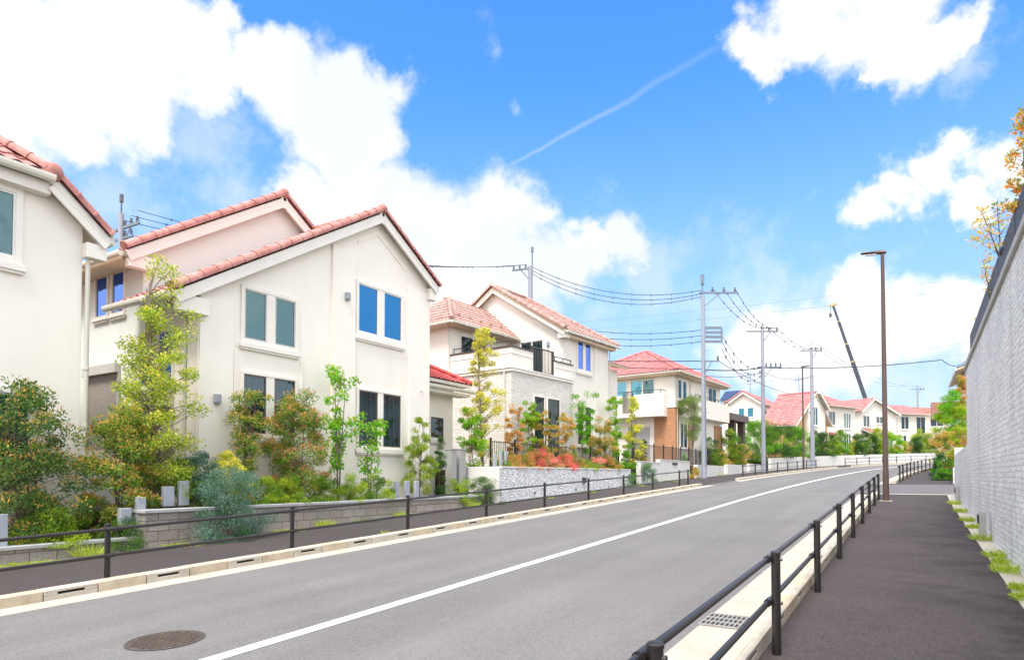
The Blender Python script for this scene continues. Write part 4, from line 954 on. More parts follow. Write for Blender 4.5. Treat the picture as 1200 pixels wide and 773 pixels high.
# right-hand stone wall with the louvred fence on it
r = thing('stone_wall', (1.2, 8, 0), 'high white split stone retaining wall along the right-hand sidewalk', 'wall')
m = MB(); top = lambda y: 4.11 + .026 * (18.9 - y)
m.prism([(1.12, -12, -.6), (1.12, 18.9, -.6), (1.12, 18.9, top(18.9)), (1.12, -12, top(-12))], (.30, 0, 0)); m.build('stone_face', M['split_white'], r)
m = MB(); m.prism([(1.075, -12, top(-12) + .003), (1.075, 18.95, top(18.95) + .003), (1.075, 18.95, top(18.95) + .11), (1.075, -12, top(-12) + .11)], (.42, 0, 0)); m.build('coping', M['concrete'], r, bevel=.01)
m = MB(); m.prism([(1.14, 18.93, .4), (1.14, 25.2, .4), (1.14, 25.2, 2.25), (1.14, 18.93, 2.35)], (.24, 0, 0))
tag(m.build('stone_wall', M['split_white']), 'lower white stone wall stepping down at the side street corner', 'wall')
r = thing('louvre_fence', (1.25, 8, 4.2), 'dark grey louvred panel fence on top of the high stone wall', 'fence')
for k in range(16):
    y0, y1 = 18.75 - 2 * (k + 1), 18.75 - 2 * k
    if y1 < -11: break
    m = MB()
    za, zb_ = top(y0) + .13, top(y1) + .13
    for j in range(7):
        m.prism([(1.20, y0 + .03, za + j*.098), (1.20, y1 - .03, zb_ + j*.098), (1.20, y1 - .03, zb_ + j*.098 + .09), (1.20, y0 + .03, za + j*.098 + .09)], (.022, 0, 0))
    m.build('panel', M['fence_grey'], r)
    m = MB(); m.box(1.225, 1.285, y1 - .03, y1 + .03, top(y1) + .11, top(y1) + .83); m.build('post', M['fence_grey'], r)
r = thing('garden_wall', off(40, 6.0, 0), 'low white garden wall beyond the side street on the right', 'wall')
m = MB(); ss = np.arange(35., 62, 1.5)
for s in ss:
    for d, h in ((5.95, -.2), (5.95, .62), (6.15, .62), (6.15, -.2)): m.v.append(off(s, d, h))
for k in range(len(ss) - 1):
    a = 4 * k
    for j in range(4): m.f.append((a+j, a+(j+1) % 4, a+4+(j+1) % 4, a+4+j)); m.m.append(0)
m.f += [(3, 2, 1, 0), tuple(4 * (len(ss) - 1) + j for j in range(4))]; m.m += [0, 0]
x_, y_, z_ = off(35., 6.16, 0); m.box(x_, x_ + 2.5, y_ - .02, y_ + .2, z_ - .2, z_ + .62); m.build('masonry', M['concrete_white'], r)
mb = MB(); P_ = [off(s, 6.1, 0) for s in ss]; mb.poly([(x, y, 1.9 + .03*(y-35)) for x, y, z in P_] + [(16, 60, 2.65), (16, 35.2, 1.9)]); tag(mb.build('planting_bed', M['soil']), kind='structure')
r = thing('corner_wall', (2.0, 30, 1.2), 'tall narrow white wall end beside the side street mouth', 'wall')
m = MB(); m.box(1.16, 6, 25.3, 25.55, .6, 2.5); m.build('masonry', M['concrete_white'], r)

# granite stubs in the planters
def stub(u0, u1, v0, v1, X, label):
    uc = (u0 + u1) / 2; p = at_x(uc, v0, X); D = depth(p[0], p[1]); w = (u1 - u0) / FPX * D
    q = at_x(uc, v1, X); m = MB(); c = .92
    m.box(p[0] - w*.24, p[0] + w*.24, p[1] - w*.40, p[1] + w*.40, min(q[2], p[2] - .2) - .12, p[2])
    tag(m.build('granite_post', M['granite'], bevel=.012), label, 'granite post', 'granite stub posts in the planters')
stub(-3, 9, 602, 637, -12.32, 'leftmost grey granite stub post, cut by the left edge of the photo')
stub(138, 154, 595, 607, -12.3, 'short broad granite stub post beside the rail post at the left')
stub(158, 171, 582, 613, -12.3, 'taller slim granite stub post just left of the raised planter wall')
stub(189, 204.5, 569.6, 586, -12.5, 'granite stub post at the left end of the raised planter wall')
stub(207.6, 222, 563, 585, -12.5, 'tallest granite stub post left of the blue-green shrub')
stub(226, 237, 563, 580, -12.9, 'granite stub post half hidden by the blue-green shrub')
stub(460.5, 468.6, 564, 584, -12.5, 'left of three granite stub posts before the cream house corner')
stub(472.5, 481, 563, 584, -12.5, 'middle of three granite stub posts before the cream house corner')
stub(484, 492, 563, 584, -12.5, 'right of three granite stub posts before the cream house corner')
stub(577, 583, 532, 546, -12.2, 'shortest granite stub post on the white pebble wall')
stub(584, 589.5, 528, 546, -12.2, 'middle granite stub post on the white pebble wall')
stub(590, 595.5, 528.6, 546, -12.2, 'right granite stub post on the white pebble wall')
for u0, u1, v0, lab in ((523.5, 533.5, 527, 'left grey granite gate pillar beside the small dark juniper'), (534.5, 544.5, 527, 'right grey granite gate pillar with a flat cap by the bright green bush')):
    p = at_x((u0 + u1) / 2, v0, -13.0); w = (u1 - u0) / FPX * depth(p[0], p[1])
    m = MB(); m.box(p[0]-.12, p[0]+.12, p[1]-w*.55, p[1]+w*.55, .85, p[2])
    m.box(p[0]-.14, p[0]+.14, p[1]-w*.6, p[1]+w*.6, p[2], p[2]+.05)
    tag(m.build('gate_pillar', M['granite_warm'], bevel=.008), lab, 'gate pillar')
# iron fences in front of the third and fourth houses
def iron_fence(label, A, B, z, h, n_posts, rungs=True):
    A, B = Vector((A[0], A[1], z)), Vector((B[0], B[1], z)); r = thing('iron_fence', tuple(A), label, 'fence')
    d = B - A; nb = int(d.length / .12); m = MB()
    for k in range(nb + 1):
        p = A + d * (k / nb); m.box(p.x-.008, p.x+.008, p.y-.008, p.y+.008, z + .08, z + h - .06)
    m.build('bars', M['bronze'], r); m = MB()
    for hh in (.08, h - .05): m.bar(A + Vector((0, 0, hh)), B + Vector((0, 0, hh)), .03, .03)
    m.build('rail', M['bronze'], r)
    for k in range(n_posts):
        p = A + d * (k / (n_posts - 1)); m = MB(); m.box(p.x-.03, p.x+.03, p.y-.03, p.y+.03, z - .02, z + h + .08); m.build('post', M['bronze'], r)
iron_fence('black iron bar fence behind the red azaleas', (-12.75, 19.2), (-12.55, 30.5), 1.82, 1.05, 8)
iron_fence('black iron fence in front of the brick pier', (-12.3, 31.8), (-12.0, 45.5), 2.26, 1.05, 10)

# ================================================================== GUARD RAILS
def guard_rail(label, posts, h=.81, slot_dir=1, r=.035, hang=.055, seg_open=()):
    """posts: (x,y,z,heading); rails run on the road side"""
    rt = thing('guard_rail', posts[0][:3], label, 'guard rail')
    for x, y, z, a in posts:
        m = MB(); m.tube([(x, y, z - .05), (x, y, z + h - .025)], r, 12); m.tube([(x, y, z + h - .025), (x, y, z + h - .01), (x, y, z + h)], [r * 1.12, r * 1.12, r * .75], 12)
        p = m.build('post', M['post'], rt, smooth=True)
        for hh in (.745, .405):
            b = MB()
            cx_, cy_ = x + hang * slot_dir * math.cos(a), y - hang * slot_dir * math.sin(a)
            b.tube([(cx_ - .055*math.sin(a), cy_ - .055*math.cos(a), z + hh - .055*SLOPE), (cx_ + .055*math.sin(a), cy_ + .055*math.cos(a), z + hh + .055*SLOPE)], .031, 10)
            b.box(min(x, cx_) - .005, max(x, cx_) + .005, y - .022, y + .022, z + hh - .022, z + hh + .022)
            b.tube([(x - slot_dir*.05, y, z + hh), (x - slot_dir*.02, y, z + hh)], .014, 6)
            b.build('bracket', M['post'], p, smooth=True)
    for hh in (.745, .405):
        for (x0, y0, z0, a0), (x1, y1, z1, a1) in zip(posts, posts[1:]):
            m = MB(); m.tube([(x0 + hang*slot_dir*math.cos(a0), y0 - hang*slot_dir*math.sin(a0), z0 + hh), (x1 + hang*slot_dir*math.cos(a1), y1 - hang*slot_dir*math.sin(a1), z1 + hh)], .0225, 10)
            m.build('rail', M['post'], rt, smooth=True)
    return rt
ps = []
for k in range(-2, 9):
    y = 2.87 + 2.6 * k - (.22 if k < 1 else 0); ps.append((-.93, y, gz(y), 0.))
guard_rail('dark brown two-bar guard rail beside the right-hand sidewalk', ps, .81, -1)
ps = []
for y in (-1.2, 1.55): ps.append((-8.97, y, gz(y), 0.))
for u in (126.7, 342.7, 478, 570, 638.3, 689.7, 730.3, 763, 790, 798):
    p = at_x(u, 600, -8.97); s = p[1]; x, y, z = off(s, -4.17, 0) if s > 20 else (-8.97, s, gz(s)); ps.append((x, y, z, path(s)[2]))
ps[-1] = off(29.7, -4.22, 0) + (0.,); ps[-2] = off(28.4, -4.17, 0) + (0.,)
guard_rail('dark brown two-bar guard rail before the left-hand houses', ps, .82, 1)
guard_rail('short dark guard rail beyond the driveway opening on the left', [off(s, -4.2, 0) + (path(s)[2],) for s in np.arange(39, 60, 2.7)], .82, 1)
guard_rail('distant dark guard rail following the outside of the bend', [off(s, -4.2, 0) + (path(s)[2],) for s in np.arange(66, 108, 2.9)], .82, 1)
guard_rail('dark guard rail curving along the sidewalk beyond the side street', [off(s, 3.86, 0) + (path(s)[2],) for s in [36, 38.2, 41] + list(np.arange(43.6, 92, 2.6))], .81, -1)

# ================================================================== STREET FURNITURE
def street_lamp(loc, H, label, arm=1, az=0.):
    r = thing('street_lamp', loc, label, 'street lamp'); x, y, z = loc
    m = MB(); m.tube([(x, y, z - .05), (x, y, z + .9), (x, y, z + .93), (x, y, z + H)], [.088, .086, .078, .052], 14); m.build('pole', M['lamp_brown'], r, smooth=True)
    m = MB(); m.box(x - .17, x + .17, y - .17, y + .17, z, z + .02); m.build('base_plate', M['gutter_conc'], r)
    m = MB(); d = Vector((-math.cos(az), math.sin(az), 0)); sd = Vector((math.sin(az), math.cos(az), 0)); c = Vector((x, y, z + H))
    prof = [(-.10, .06, .05), (.02, .08, .07), (.20, .10, .055), (.40, .095, .042), (.54, .07, .035), (.60, .03, .025)]
    vs = []; K = 10
    for t, w, h in prof:
        for j in range(K):
            a = 2*PI*j/K; vs.append(c + d*t + sd*(w*math.cos(a)) + Vector((0, 0, .05 + .12*t + h*math.sin(a))))
    fs = [(i*K+j, i*K+(j+1) % K, (i+1)*K+(j+1) % K, (i+1)*K+j) for i in range(len(prof)-1) for j in range(K)] + [tuple(range(K-1, -1, -1)), tuple((len(prof)-1)*K+j for j in range(K))]
    m.add(vs, fs); hd = m.build('lamp_head', M['lamp_brown'], r, smooth=True)
    m = MB(); q = [c + d*a + sd*b + Vector((0, 0, -.002 + .12*a)) for a, b in ((.15, -.07), (.15, .07), (.48, .055), (.48, -.055))]; m.prism(q, (0, 0, -.025)); m.build('lens', M['lamp_glass'], hd)
    return r
street_lamp((-.70, 22.9, gz(22.9)), 7.62, 'tall brown street lamp standing at the edge of the right sidewalk', az=.12)
x, y, z = off(55.5, -4.5); street_lamp((x, y, z), 8.2, 'distant slim street lamp before the orange house', az=2.6)
# manhole cover: raised pattern on a disc with a rim
r = thing('manhole_cover', (-5.74, 3.36, gz(3.36)), 'round patterned iron manhole cover in the near lane', 'manhole cover')
def onroad(px, py, h): return (px, py, gz(py) + h)
m = MB(); n = 48; c0 = (-5.74, 3.36)
def ringv(rad, h): return [onroad(c0[0] + rad*math.cos(2*PI*k/n), c0[1] + rad*math.sin(2*PI*k/n), h) for k in range(n)]
m.add(ringv(.325, .006) + ringv(.302, .009) + ringv(.298, .003), [(i*n+k, i*n+(k+1) % n, (i+1)*n+(k+1) % n, (i+1)*n+k) for i in range(2) for k in range(n)]); m.build('rim', M['manhole_rim'], r)
m = MB(); m.add(ringv(.2975, .004), [tuple(range(n))])
for i in range(-7, 8):
    for j in range(-7, 8):
        px, py = i * .042, j * .042
        if px*px + py*py < .275**2:
            s_ = .015; a = PI/4 if (i + j) % 2 else 0
            q = [onroad(c0[0] + px + s_*1.2*math.cos(a + PI/4 + k*PI/2), c0[1] + py + s_*1.2*math.sin(a + PI/4 + k*PI/2), .0045) for k in range(4)]
            m.prism(q, (0, 0, .006))
m.build('lid', M['manhole'], r)
def drain_grate(y0, d0, label):
    x, y, z = off(y0, d0, .004); r = thing('drain_grate', (x, y, z), label, 'drain grate')
    m = MB(); a = .17
    for i in range(9): xx = x - a + i * .0425; m.prism([(xx-.006, y-a*1.3, gz(y-a*1.3)+.006), (xx+.006, y-a*1.3, gz(y-a*1.3)+.006), (xx+.006, y+a*1.3, gz(y+a*1.3)+.006), (xx-.006, y+a*1.3, gz(y+a*1.3)+.006)], (0, 0, .012))
    for j in range(4): yy = y - a*1.3 + j * a * 2.6 / 3; m.prism([(x-a-.01, yy-.009, gz(yy)+.007), (x+a+.01, yy-.009, gz(yy)+.007), (x+a+.01, yy+.009, gz(yy)+.007), (x-a-.01, yy+.009, gz(yy)+.007)], (0, 0, .014))
    m.build('bars', M['grate'], r)
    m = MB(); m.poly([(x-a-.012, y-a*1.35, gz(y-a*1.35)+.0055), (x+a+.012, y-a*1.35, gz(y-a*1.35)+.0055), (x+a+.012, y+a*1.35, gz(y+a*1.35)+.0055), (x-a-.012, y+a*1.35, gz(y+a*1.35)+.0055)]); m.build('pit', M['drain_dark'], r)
drain_grate(6.28, 3.27, 'square steel drain grate in the gutter by the right guard rail')
drain_grate(34.6, -3.62, 'square drain grate at the driveway opening on the left')
def bollard_light(u, v1, X, label):
    p = at_x(u, v1, X); y = p[1]; z = gz(y); r = thing('bollard_light', (X, y, z), label, 'bollard light')
    m = MB(); m.box(X - .05, X + .05, y - .05, y + .05, z, z + .50); m.build('body', M['granite_warm'], r, bevel=.006)
    m = MB(); m.box(X - .075, X - .0505, y - .055, y + .055, z + .30, z + .45); m.build('lamp', M['bronze'], r)
bollard_light(1151, 590, 1.0, 'near bollard light at the foot of the stone wall among the weeds')
bollard_light(1122, 575, 1.08, 'far bollard light at the corner of the lower stone wall')

# ================================================================== UTILITY POLES AND CABLES
def pole(label, x, y, ztop, r0=.17, r1=.11, z0=None):
    z0 = gz(y) - .1 if z0 is None else z0
    r = thing('utility_pole', (x, y, z0), label, 'utility pole', 'utility poles along the street')
    m = MB(); m.tube([(x, y, z0), (x, y, ztop)], [r0, r1], 14); m.build('pole_shaft', M['pole'], r, smooth=True)
    return r
def arm(r, c, d, Ln, th=.09, n_ins=3, back=.2, steel='pole_steel'):
    c = Vector(c); d = Vector(d).normalized(); m = MB(); a, b = c - d*back, c + d*Ln
    m.bar(a, b, th, th); m.bar(c + d*(Ln*.55), c + Vector((0, 0, -.9)), .05, .05); ar = m.build('crossarm', M[steel], r)
    tips = []
    for k in range(n_ins):
        m = MB(); p = c + d * (Ln * (k + 1) / n_ins - .1); m.lathe([(.05, .05), (.07, .12), (.045, .16), (.075, .2), (.045, .25), (.06, .32)], tuple(p), 8); tips.append(p + Vector((0, 0, .3)))
        m.build('insulator', M['insulator'], ar)
    return tips
def cable(label, A, B, sag, r=.012, m='cable', sp=0, grp='overhead cables', spr=.05, n=20, name='overhead_cable'):
    A, B = Vector(A), Vector(B); mb = MB()
    f = lambda t: A + (B - A) * t - Vector((0, 0, 4 * sag * t * (1 - t)))
    mb.tube([f(i / n) for i in range(n + 1)], r * 1.25, 5); o = mb.build(name, M[m], None)
    tag(o, label, 'cable', grp)
    if sp:
        OFF[o.name] = tuple(o.location); d = (B - A).normalized()
        for k in range(sp):
            q = MB(); p = f((k + .5) / sp); q.tube([p - d*.05, p + d*.05], spr*.75, 6); q.tube([p - Vector((0, 0, spr*2.0)), p + Vector((0, 0, spr*1.3))], spr*.4, 5)
            q.build('spacer', M['insulator'], o)
    return o
# tall pole in front of the fourth house
pA = at_d(823.5, 322, 40.3); xa, ya = pA[0], pA[1]; zt = at_d(823, 345, 40.3)[2]
r = pole('tallest utility pole, in front of the house with the orange brick piers', xa, ya, zt)
m = MB(); m.tube([(xa, ya, zt - .4), (xa - .02, ya, pA[2] - .6)], .045, 8); m.tube([(xa - .02, ya, pA[2] - .6), (xa - .02, ya, pA[2])], .12, 8); m.build('top_spike', M['pole_steel'], r)
dv = (_R[0], _R[1], 0); zA = at_d(840, 343, 40.3)[2]
tA = arm(r, (xa, ya, zA), dv, 2.1, .10, 3)
zf1, zf2 = at_d(830, 384, 40.3)[2], at_d(830, 400, 40.3)[2]
m = MB()
for zz in (zf1, (zf1*2+zf2)/3, (zf1+2*zf2)/3, zf2): m.bar(Vector((xa, ya, zz)), Vector((xa, ya, zz)) + Vector(dv)*1.15, .08, .15)
m.bar(Vector((xa, ya, zf2)) + Vector(dv)*1.15, Vector((xa, ya, zf1)) + Vector(dv)*1.15, .10, .10); m.build('cable_rack', M['pole_steel'], r)
zB = at_d(830, 423, 40.3)[2]; arm(r, (xa, ya, zB), dv, 1.0, .07, 1)
m = MB()
for k in range(14): zz = 4.2 + k*.65; m.bar(Vector((xa, ya, zz)) - Vector(dv)*.30*(1 if k % 2 else 0), Vector((xa, ya, zz)) + Vector(dv)*.30*(0 if k % 2 else 1), .02, .02)
m.tube([(xa + .15, ya - .12, 2.2), (xa + .13, ya - .1, zB)], .035, 6); m.build('step_bolts', M['pole_steel'], r)
# pole behind the third house
pB = at_d(621.5, 290, 45); xb_, yb_ = pB[0], pB[1]; zb2 = at_d(622, 312, 45)[2]
r = pole('grey utility pole rising behind the weathered tile roof', xb_, yb_, zb2, .22, .16)
m = MB(); m.tube([(xb_ + .15, yb_, zb2 - .6), (xb_ + .15, yb_, pB[2] - .35)], .05, 8); m.tube([(xb_ + .15, yb_, pB[2] - .35), (xb_ + .15, yb_, pB[2])], .10, 8); m.build('top_spike', M['pole_steel'], r)
tB = arm(r, (xb_, yb_, zb2 - .15), (-_R[0]*.9 - .2, -_R[1]*.9 - .4, -.22), 1.3, .10, 3, .1)
# pole behind the left houses
pC = at_d(142.5, 228, 30); r = pole('dark utility pole peeping between the two left roofs', pC[0], pC[1], pC[2] - .9, .17, .12)
m = MB(); m.tube([(pC[0], pC[1], pC[2] - 1.1), (pC[0], pC[1], pC[2] - .35)], .035, 6); m.tube([(pC[0], pC[1], pC[2] - .35), (pC[0], pC[1], pC[2])], .09, 8); m.build('top_spike', M['insulator'], r)
tC = arm(r, (pC[0], pC[1], at_d(142, 268, 30)[2]), (_R[0], _R[1], .35), .9, .12, 3, .5); arm(r, (pC[0], pC[1], at_d(142, 280, 30)[2]), (_R[0], _R[1], .3), .6, .10, 2, .4)
# farther poles
qD = on_path(895, -6.75); DD = depth(qD[0], qD[1]); pD = (qD[0], qD[1], at_d(894.5, 372, DD)[2]); zd = at_d(894.5, 383, DD)[2]; r = pole('second utility pole with a wide crossarm, left of the distant lamp', pD[0], pD[1], zd, .18, .12)
tD = arm(r, (pD[0], pD[1], zd - .35), dv, 1.25, .09, 2, 1.25); m = MB(); m.tube([(pD[0], pD[1], zd), (pD[0], pD[1], pD[2])], .02, 5); m.build('top_spike', M['pole_steel'], r)
zd2 = at_d(894.5, 430, DD)[2]; arm(r, (pD[0], pD[1], zd2), dv, 1.5, .09, 4, .4)
qE = on_path(952, -6.6); DE = depth(qE[0], qE[1]); pE = (qE[0], qE[1], at_d(949.5, 398, DE)[2]); ze_ = at_d(949.5, 407, DE)[2]; r = pole('third utility pole, before the orange and coral house', pE[0], pE[1], ze_, .20, .12)
tE = arm(r, (pE[0], pE[1], ze_ - .3), dv, 1.0, .09, 2, 1.0); m = MB(); m.tube([(pE[0], pE[1], ze_), (pE[0], pE[1], pE[2])], .02, 5); m.build('top_spike', M['pole_steel'], r)
pF = at_d(1075, 447, 125); r = pole('far small utility pole behind the end house roof', pF[0], pF[1], at_d(1075, 452, 125)[2], .2, .14)
arm(r, (pF[0], pF[1], at_d(1075, 456, 125)[2]), dv, 1.3, .12, 2, 1.3)
# cables
nm = ('upper', 'middle', 'lower')
for k in range(3):
    vA = (340, 344, 347)[k]; vB = (313, 317, 321)[k]
    cable(f'{nm[k]} of three high cables from the tallest pole to the pole behind the weathered roof', at_d(823, vA, 40.3), at_d(624, vB, 45), .95 + .12*k, .016, sp=9, spr=.045)
    cable(f'{nm[k]} of three cables passing left behind the cream gable', tB[k], Vector(tC[k]) + Vector((0, 0, .15*k)), .9, .014, sp=8, spr=.045)
    cable(f'{nm[k]} of three low cables running left from the rack of the tallest pole', at_d(823, (386.5, 393, 400)[k], 40.3), at_d(622, (374, 382, 390)[k], 45), .55, .016, sp=9, spr=.045)
    cable(f'{nm[k]} cable dropping from the crossarm of the tallest pole to the second pole', tA[k], Vector(tD[0]) + (Vector(tD[1]) - Vector(tD[0])) * (k / 2), .8, .012, sp=9, spr=.05)
    ra = Vector((xa, ya, zf2)) + Vector(dv)*1.15
    cable(f'{nm[k]} of three beaded cables from the rack to the second pole', ra + Vector((0, 0, .45*(1-k))), (pD[0], pD[1], zd2 + .1 - .3*k), .9 + .15*k, .012, sp=6, spr=.07)
for k in range(2):
    cable(f'{"left" if k == 0 else "right"} high cable between the second and third utility poles', tD[k], tE[k], .7, .012, sp=5, spr=.05)
    cable(f'{"left" if k == 0 else "right"} high cable beyond the third utility pole', tE[k], at_d(1060 + 20*k, 452, 110), 1.2, .012)
cable('thick dark cable crossing low from the tallest pole to the right', (xa, ya, at_d(823, 433, 40.3)[2]), (pD[0], pD[1], zd2 - .05), .12, .030)
cable('thick dark cable from the second pole to the house above the stone wall', (pD[0], pD[1], zd2 - .05), at_d(1104, 421.5, 50), .25, .026)
cable('short slack cable end reaching the house above the stone wall', at_d(1104, 421.5, 50), at_d(1136, 419, 50), .55, .022)
cable('dark cable running left from the small arm of the tallest pole', (xa, ya, zB + .02), at_d(640, 420, 48), .1, .024)
cable('second dark cable running left over the coral hip roof', (xa, ya, at_d(823, 432, 40.3)[2]), at_d(640, 426, 48), .1, .020)
cable('slanting cable falling right from the small arm of the tallest pole', Vector((xa, ya, zB)) + Vector(dv)*.95, at_d(930, 462, 60), .3, .016)
cable('thin cable from the tallest pole to the second pole beneath the rack', (xa, ya, at_d(823, 440, 40.3)[2]), (pD[0], pD[1], at_d(894, 436, DD)[2]), .2, .014)
cable('thin cable between the second and third poles, lowest of them', (pD[0], pD[1], zd2 - .35), (pE[0], pE[1], at_d(949, 440, DE)[2]), .5, .014)
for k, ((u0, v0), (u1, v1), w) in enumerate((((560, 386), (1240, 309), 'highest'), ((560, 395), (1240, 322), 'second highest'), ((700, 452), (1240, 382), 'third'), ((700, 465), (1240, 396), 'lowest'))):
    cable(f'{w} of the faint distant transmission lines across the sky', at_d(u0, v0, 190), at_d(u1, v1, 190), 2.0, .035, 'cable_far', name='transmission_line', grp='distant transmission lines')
# telescopic crane boom far behind the roofs
tip = Vector(at_d(976, 357, 112)); ft = Vector(at_d(1018, 478, 112)); r = thing('crane_boom', tuple(ft), 'dark telescopic crane boom leaning left behind the far roofs', 'crane')
m = MB(); d = tip - ft
for k, (a, b, w) in enumerate(((0, .45, .66), (.45, .62, .56), (.62, .84, .46), (.84, .985, .36))): m.bar(ft + d*a, ft + d*b, w, w, (0, 1, 0))
m.build('boom', M['crane'], r)
m = MB()
for a, w in ((.45, .70), (.62, .60), (.84, .50)): m.bar(ft + d*(a - .006), ft + d*(a + .006), w, w, (0, 1, 0))
m.bar(ft + d*.985, ft + d*1.0, .62, .62, (0, 1, 0)); m.bar(tip + Vector((-.6, 0, .0)), tip + Vector((.6, 0, .1)), .25, .3); m.build('boom_head', M['crane_tip'], r)
m = MB(); m.tube([tip + Vector((-.4, 0, -.2)), tip + Vector((-.4, 0, -1.5))], .04, 5); m.tube([tip + Vector((-.4, 0, -1.5)), tip + Vector((-.4, 0, -2.1))], .2, 6); m.build('hook', M['crane'], r)
# ================================================================== PLANTS
def unit(a): return a / np.maximum(np.linalg.norm(a, axis=1, keepdims=True), 1e-9)
def leaf_mesh(name, C, D, Ln, Wd, mat, parent, rng, fold=.25):
    n = len(C)
    if n == 0: return None
    D = unit(D); rv = rng.normal(size=(n, 3)); rv[:, 2] *= .5
    S = unit(np.cross(D, rv)); Nn = np.cross(S, D)
    Ln = np.asarray(Ln).reshape(-1, 1); Wd = np.asarray(Wd).reshape(-1, 1)
    mid = C + D * Ln * .5 + Nn * (Ln * -.06)
    V = np.empty((n, 4, 3)); V[:, 0] = C; V[:, 1] = mid + S * Wd * .5 + Nn * Wd * fold; V[:, 2] = C + D * Ln; V[:, 3] = mid - S * Wd * .5 + Nn * Wd * fold
    V = V.reshape(-1, 3) - np.array(OFF[rootof(parent).name])
    me = bpy.data.meshes.new(name)
    me.vertices.add(4 * n); me.vertices.foreach_set('co', V.ravel())
    me.loops.add(4 * n); me.loops.foreach_set('vertex_index', np.arange(4 * n, dtype=np.int32))
    me.polygons.add(n); me.polygons.foreach_set('loop_start', np.arange(0, 4 * n, 4, dtype=np.int32))
    me.materials.append(mat); me.update(calc_edges=True)
    o = bpy.data.objects.new(name, me); COL.objects.link(o); o.parent = parent
    return o
PROF = dict(
    egg=lambda t: (max(0., 1 - ((t - .42) / .60) ** 2)) ** .5,
    bush=lambda t: (max(0., 1 - ((t - .36) / .66) ** 2)) ** .5,
 dome=lambda t: (max(0., 1 - t * t)) ** .5,
    col=lambda t: (min(1., .35 + 3.2 * t)) * (max(0., 1 - t ** 3)) ** .6,
    fan=lambda t: (.35 + .65 * t) * (max(0., 1 - ((t - .55) / .5) ** 4)) ** .5 if t > .05 else .35,
    cone=lambda t: max(.06, 1 - t) ** .8,
    taper=lambda t: (.6 + .9 * t if t < .35 else 1.0 - .62 * (t - .35) / .65) * .95,
)
COVER = 1.75; LSC = .80
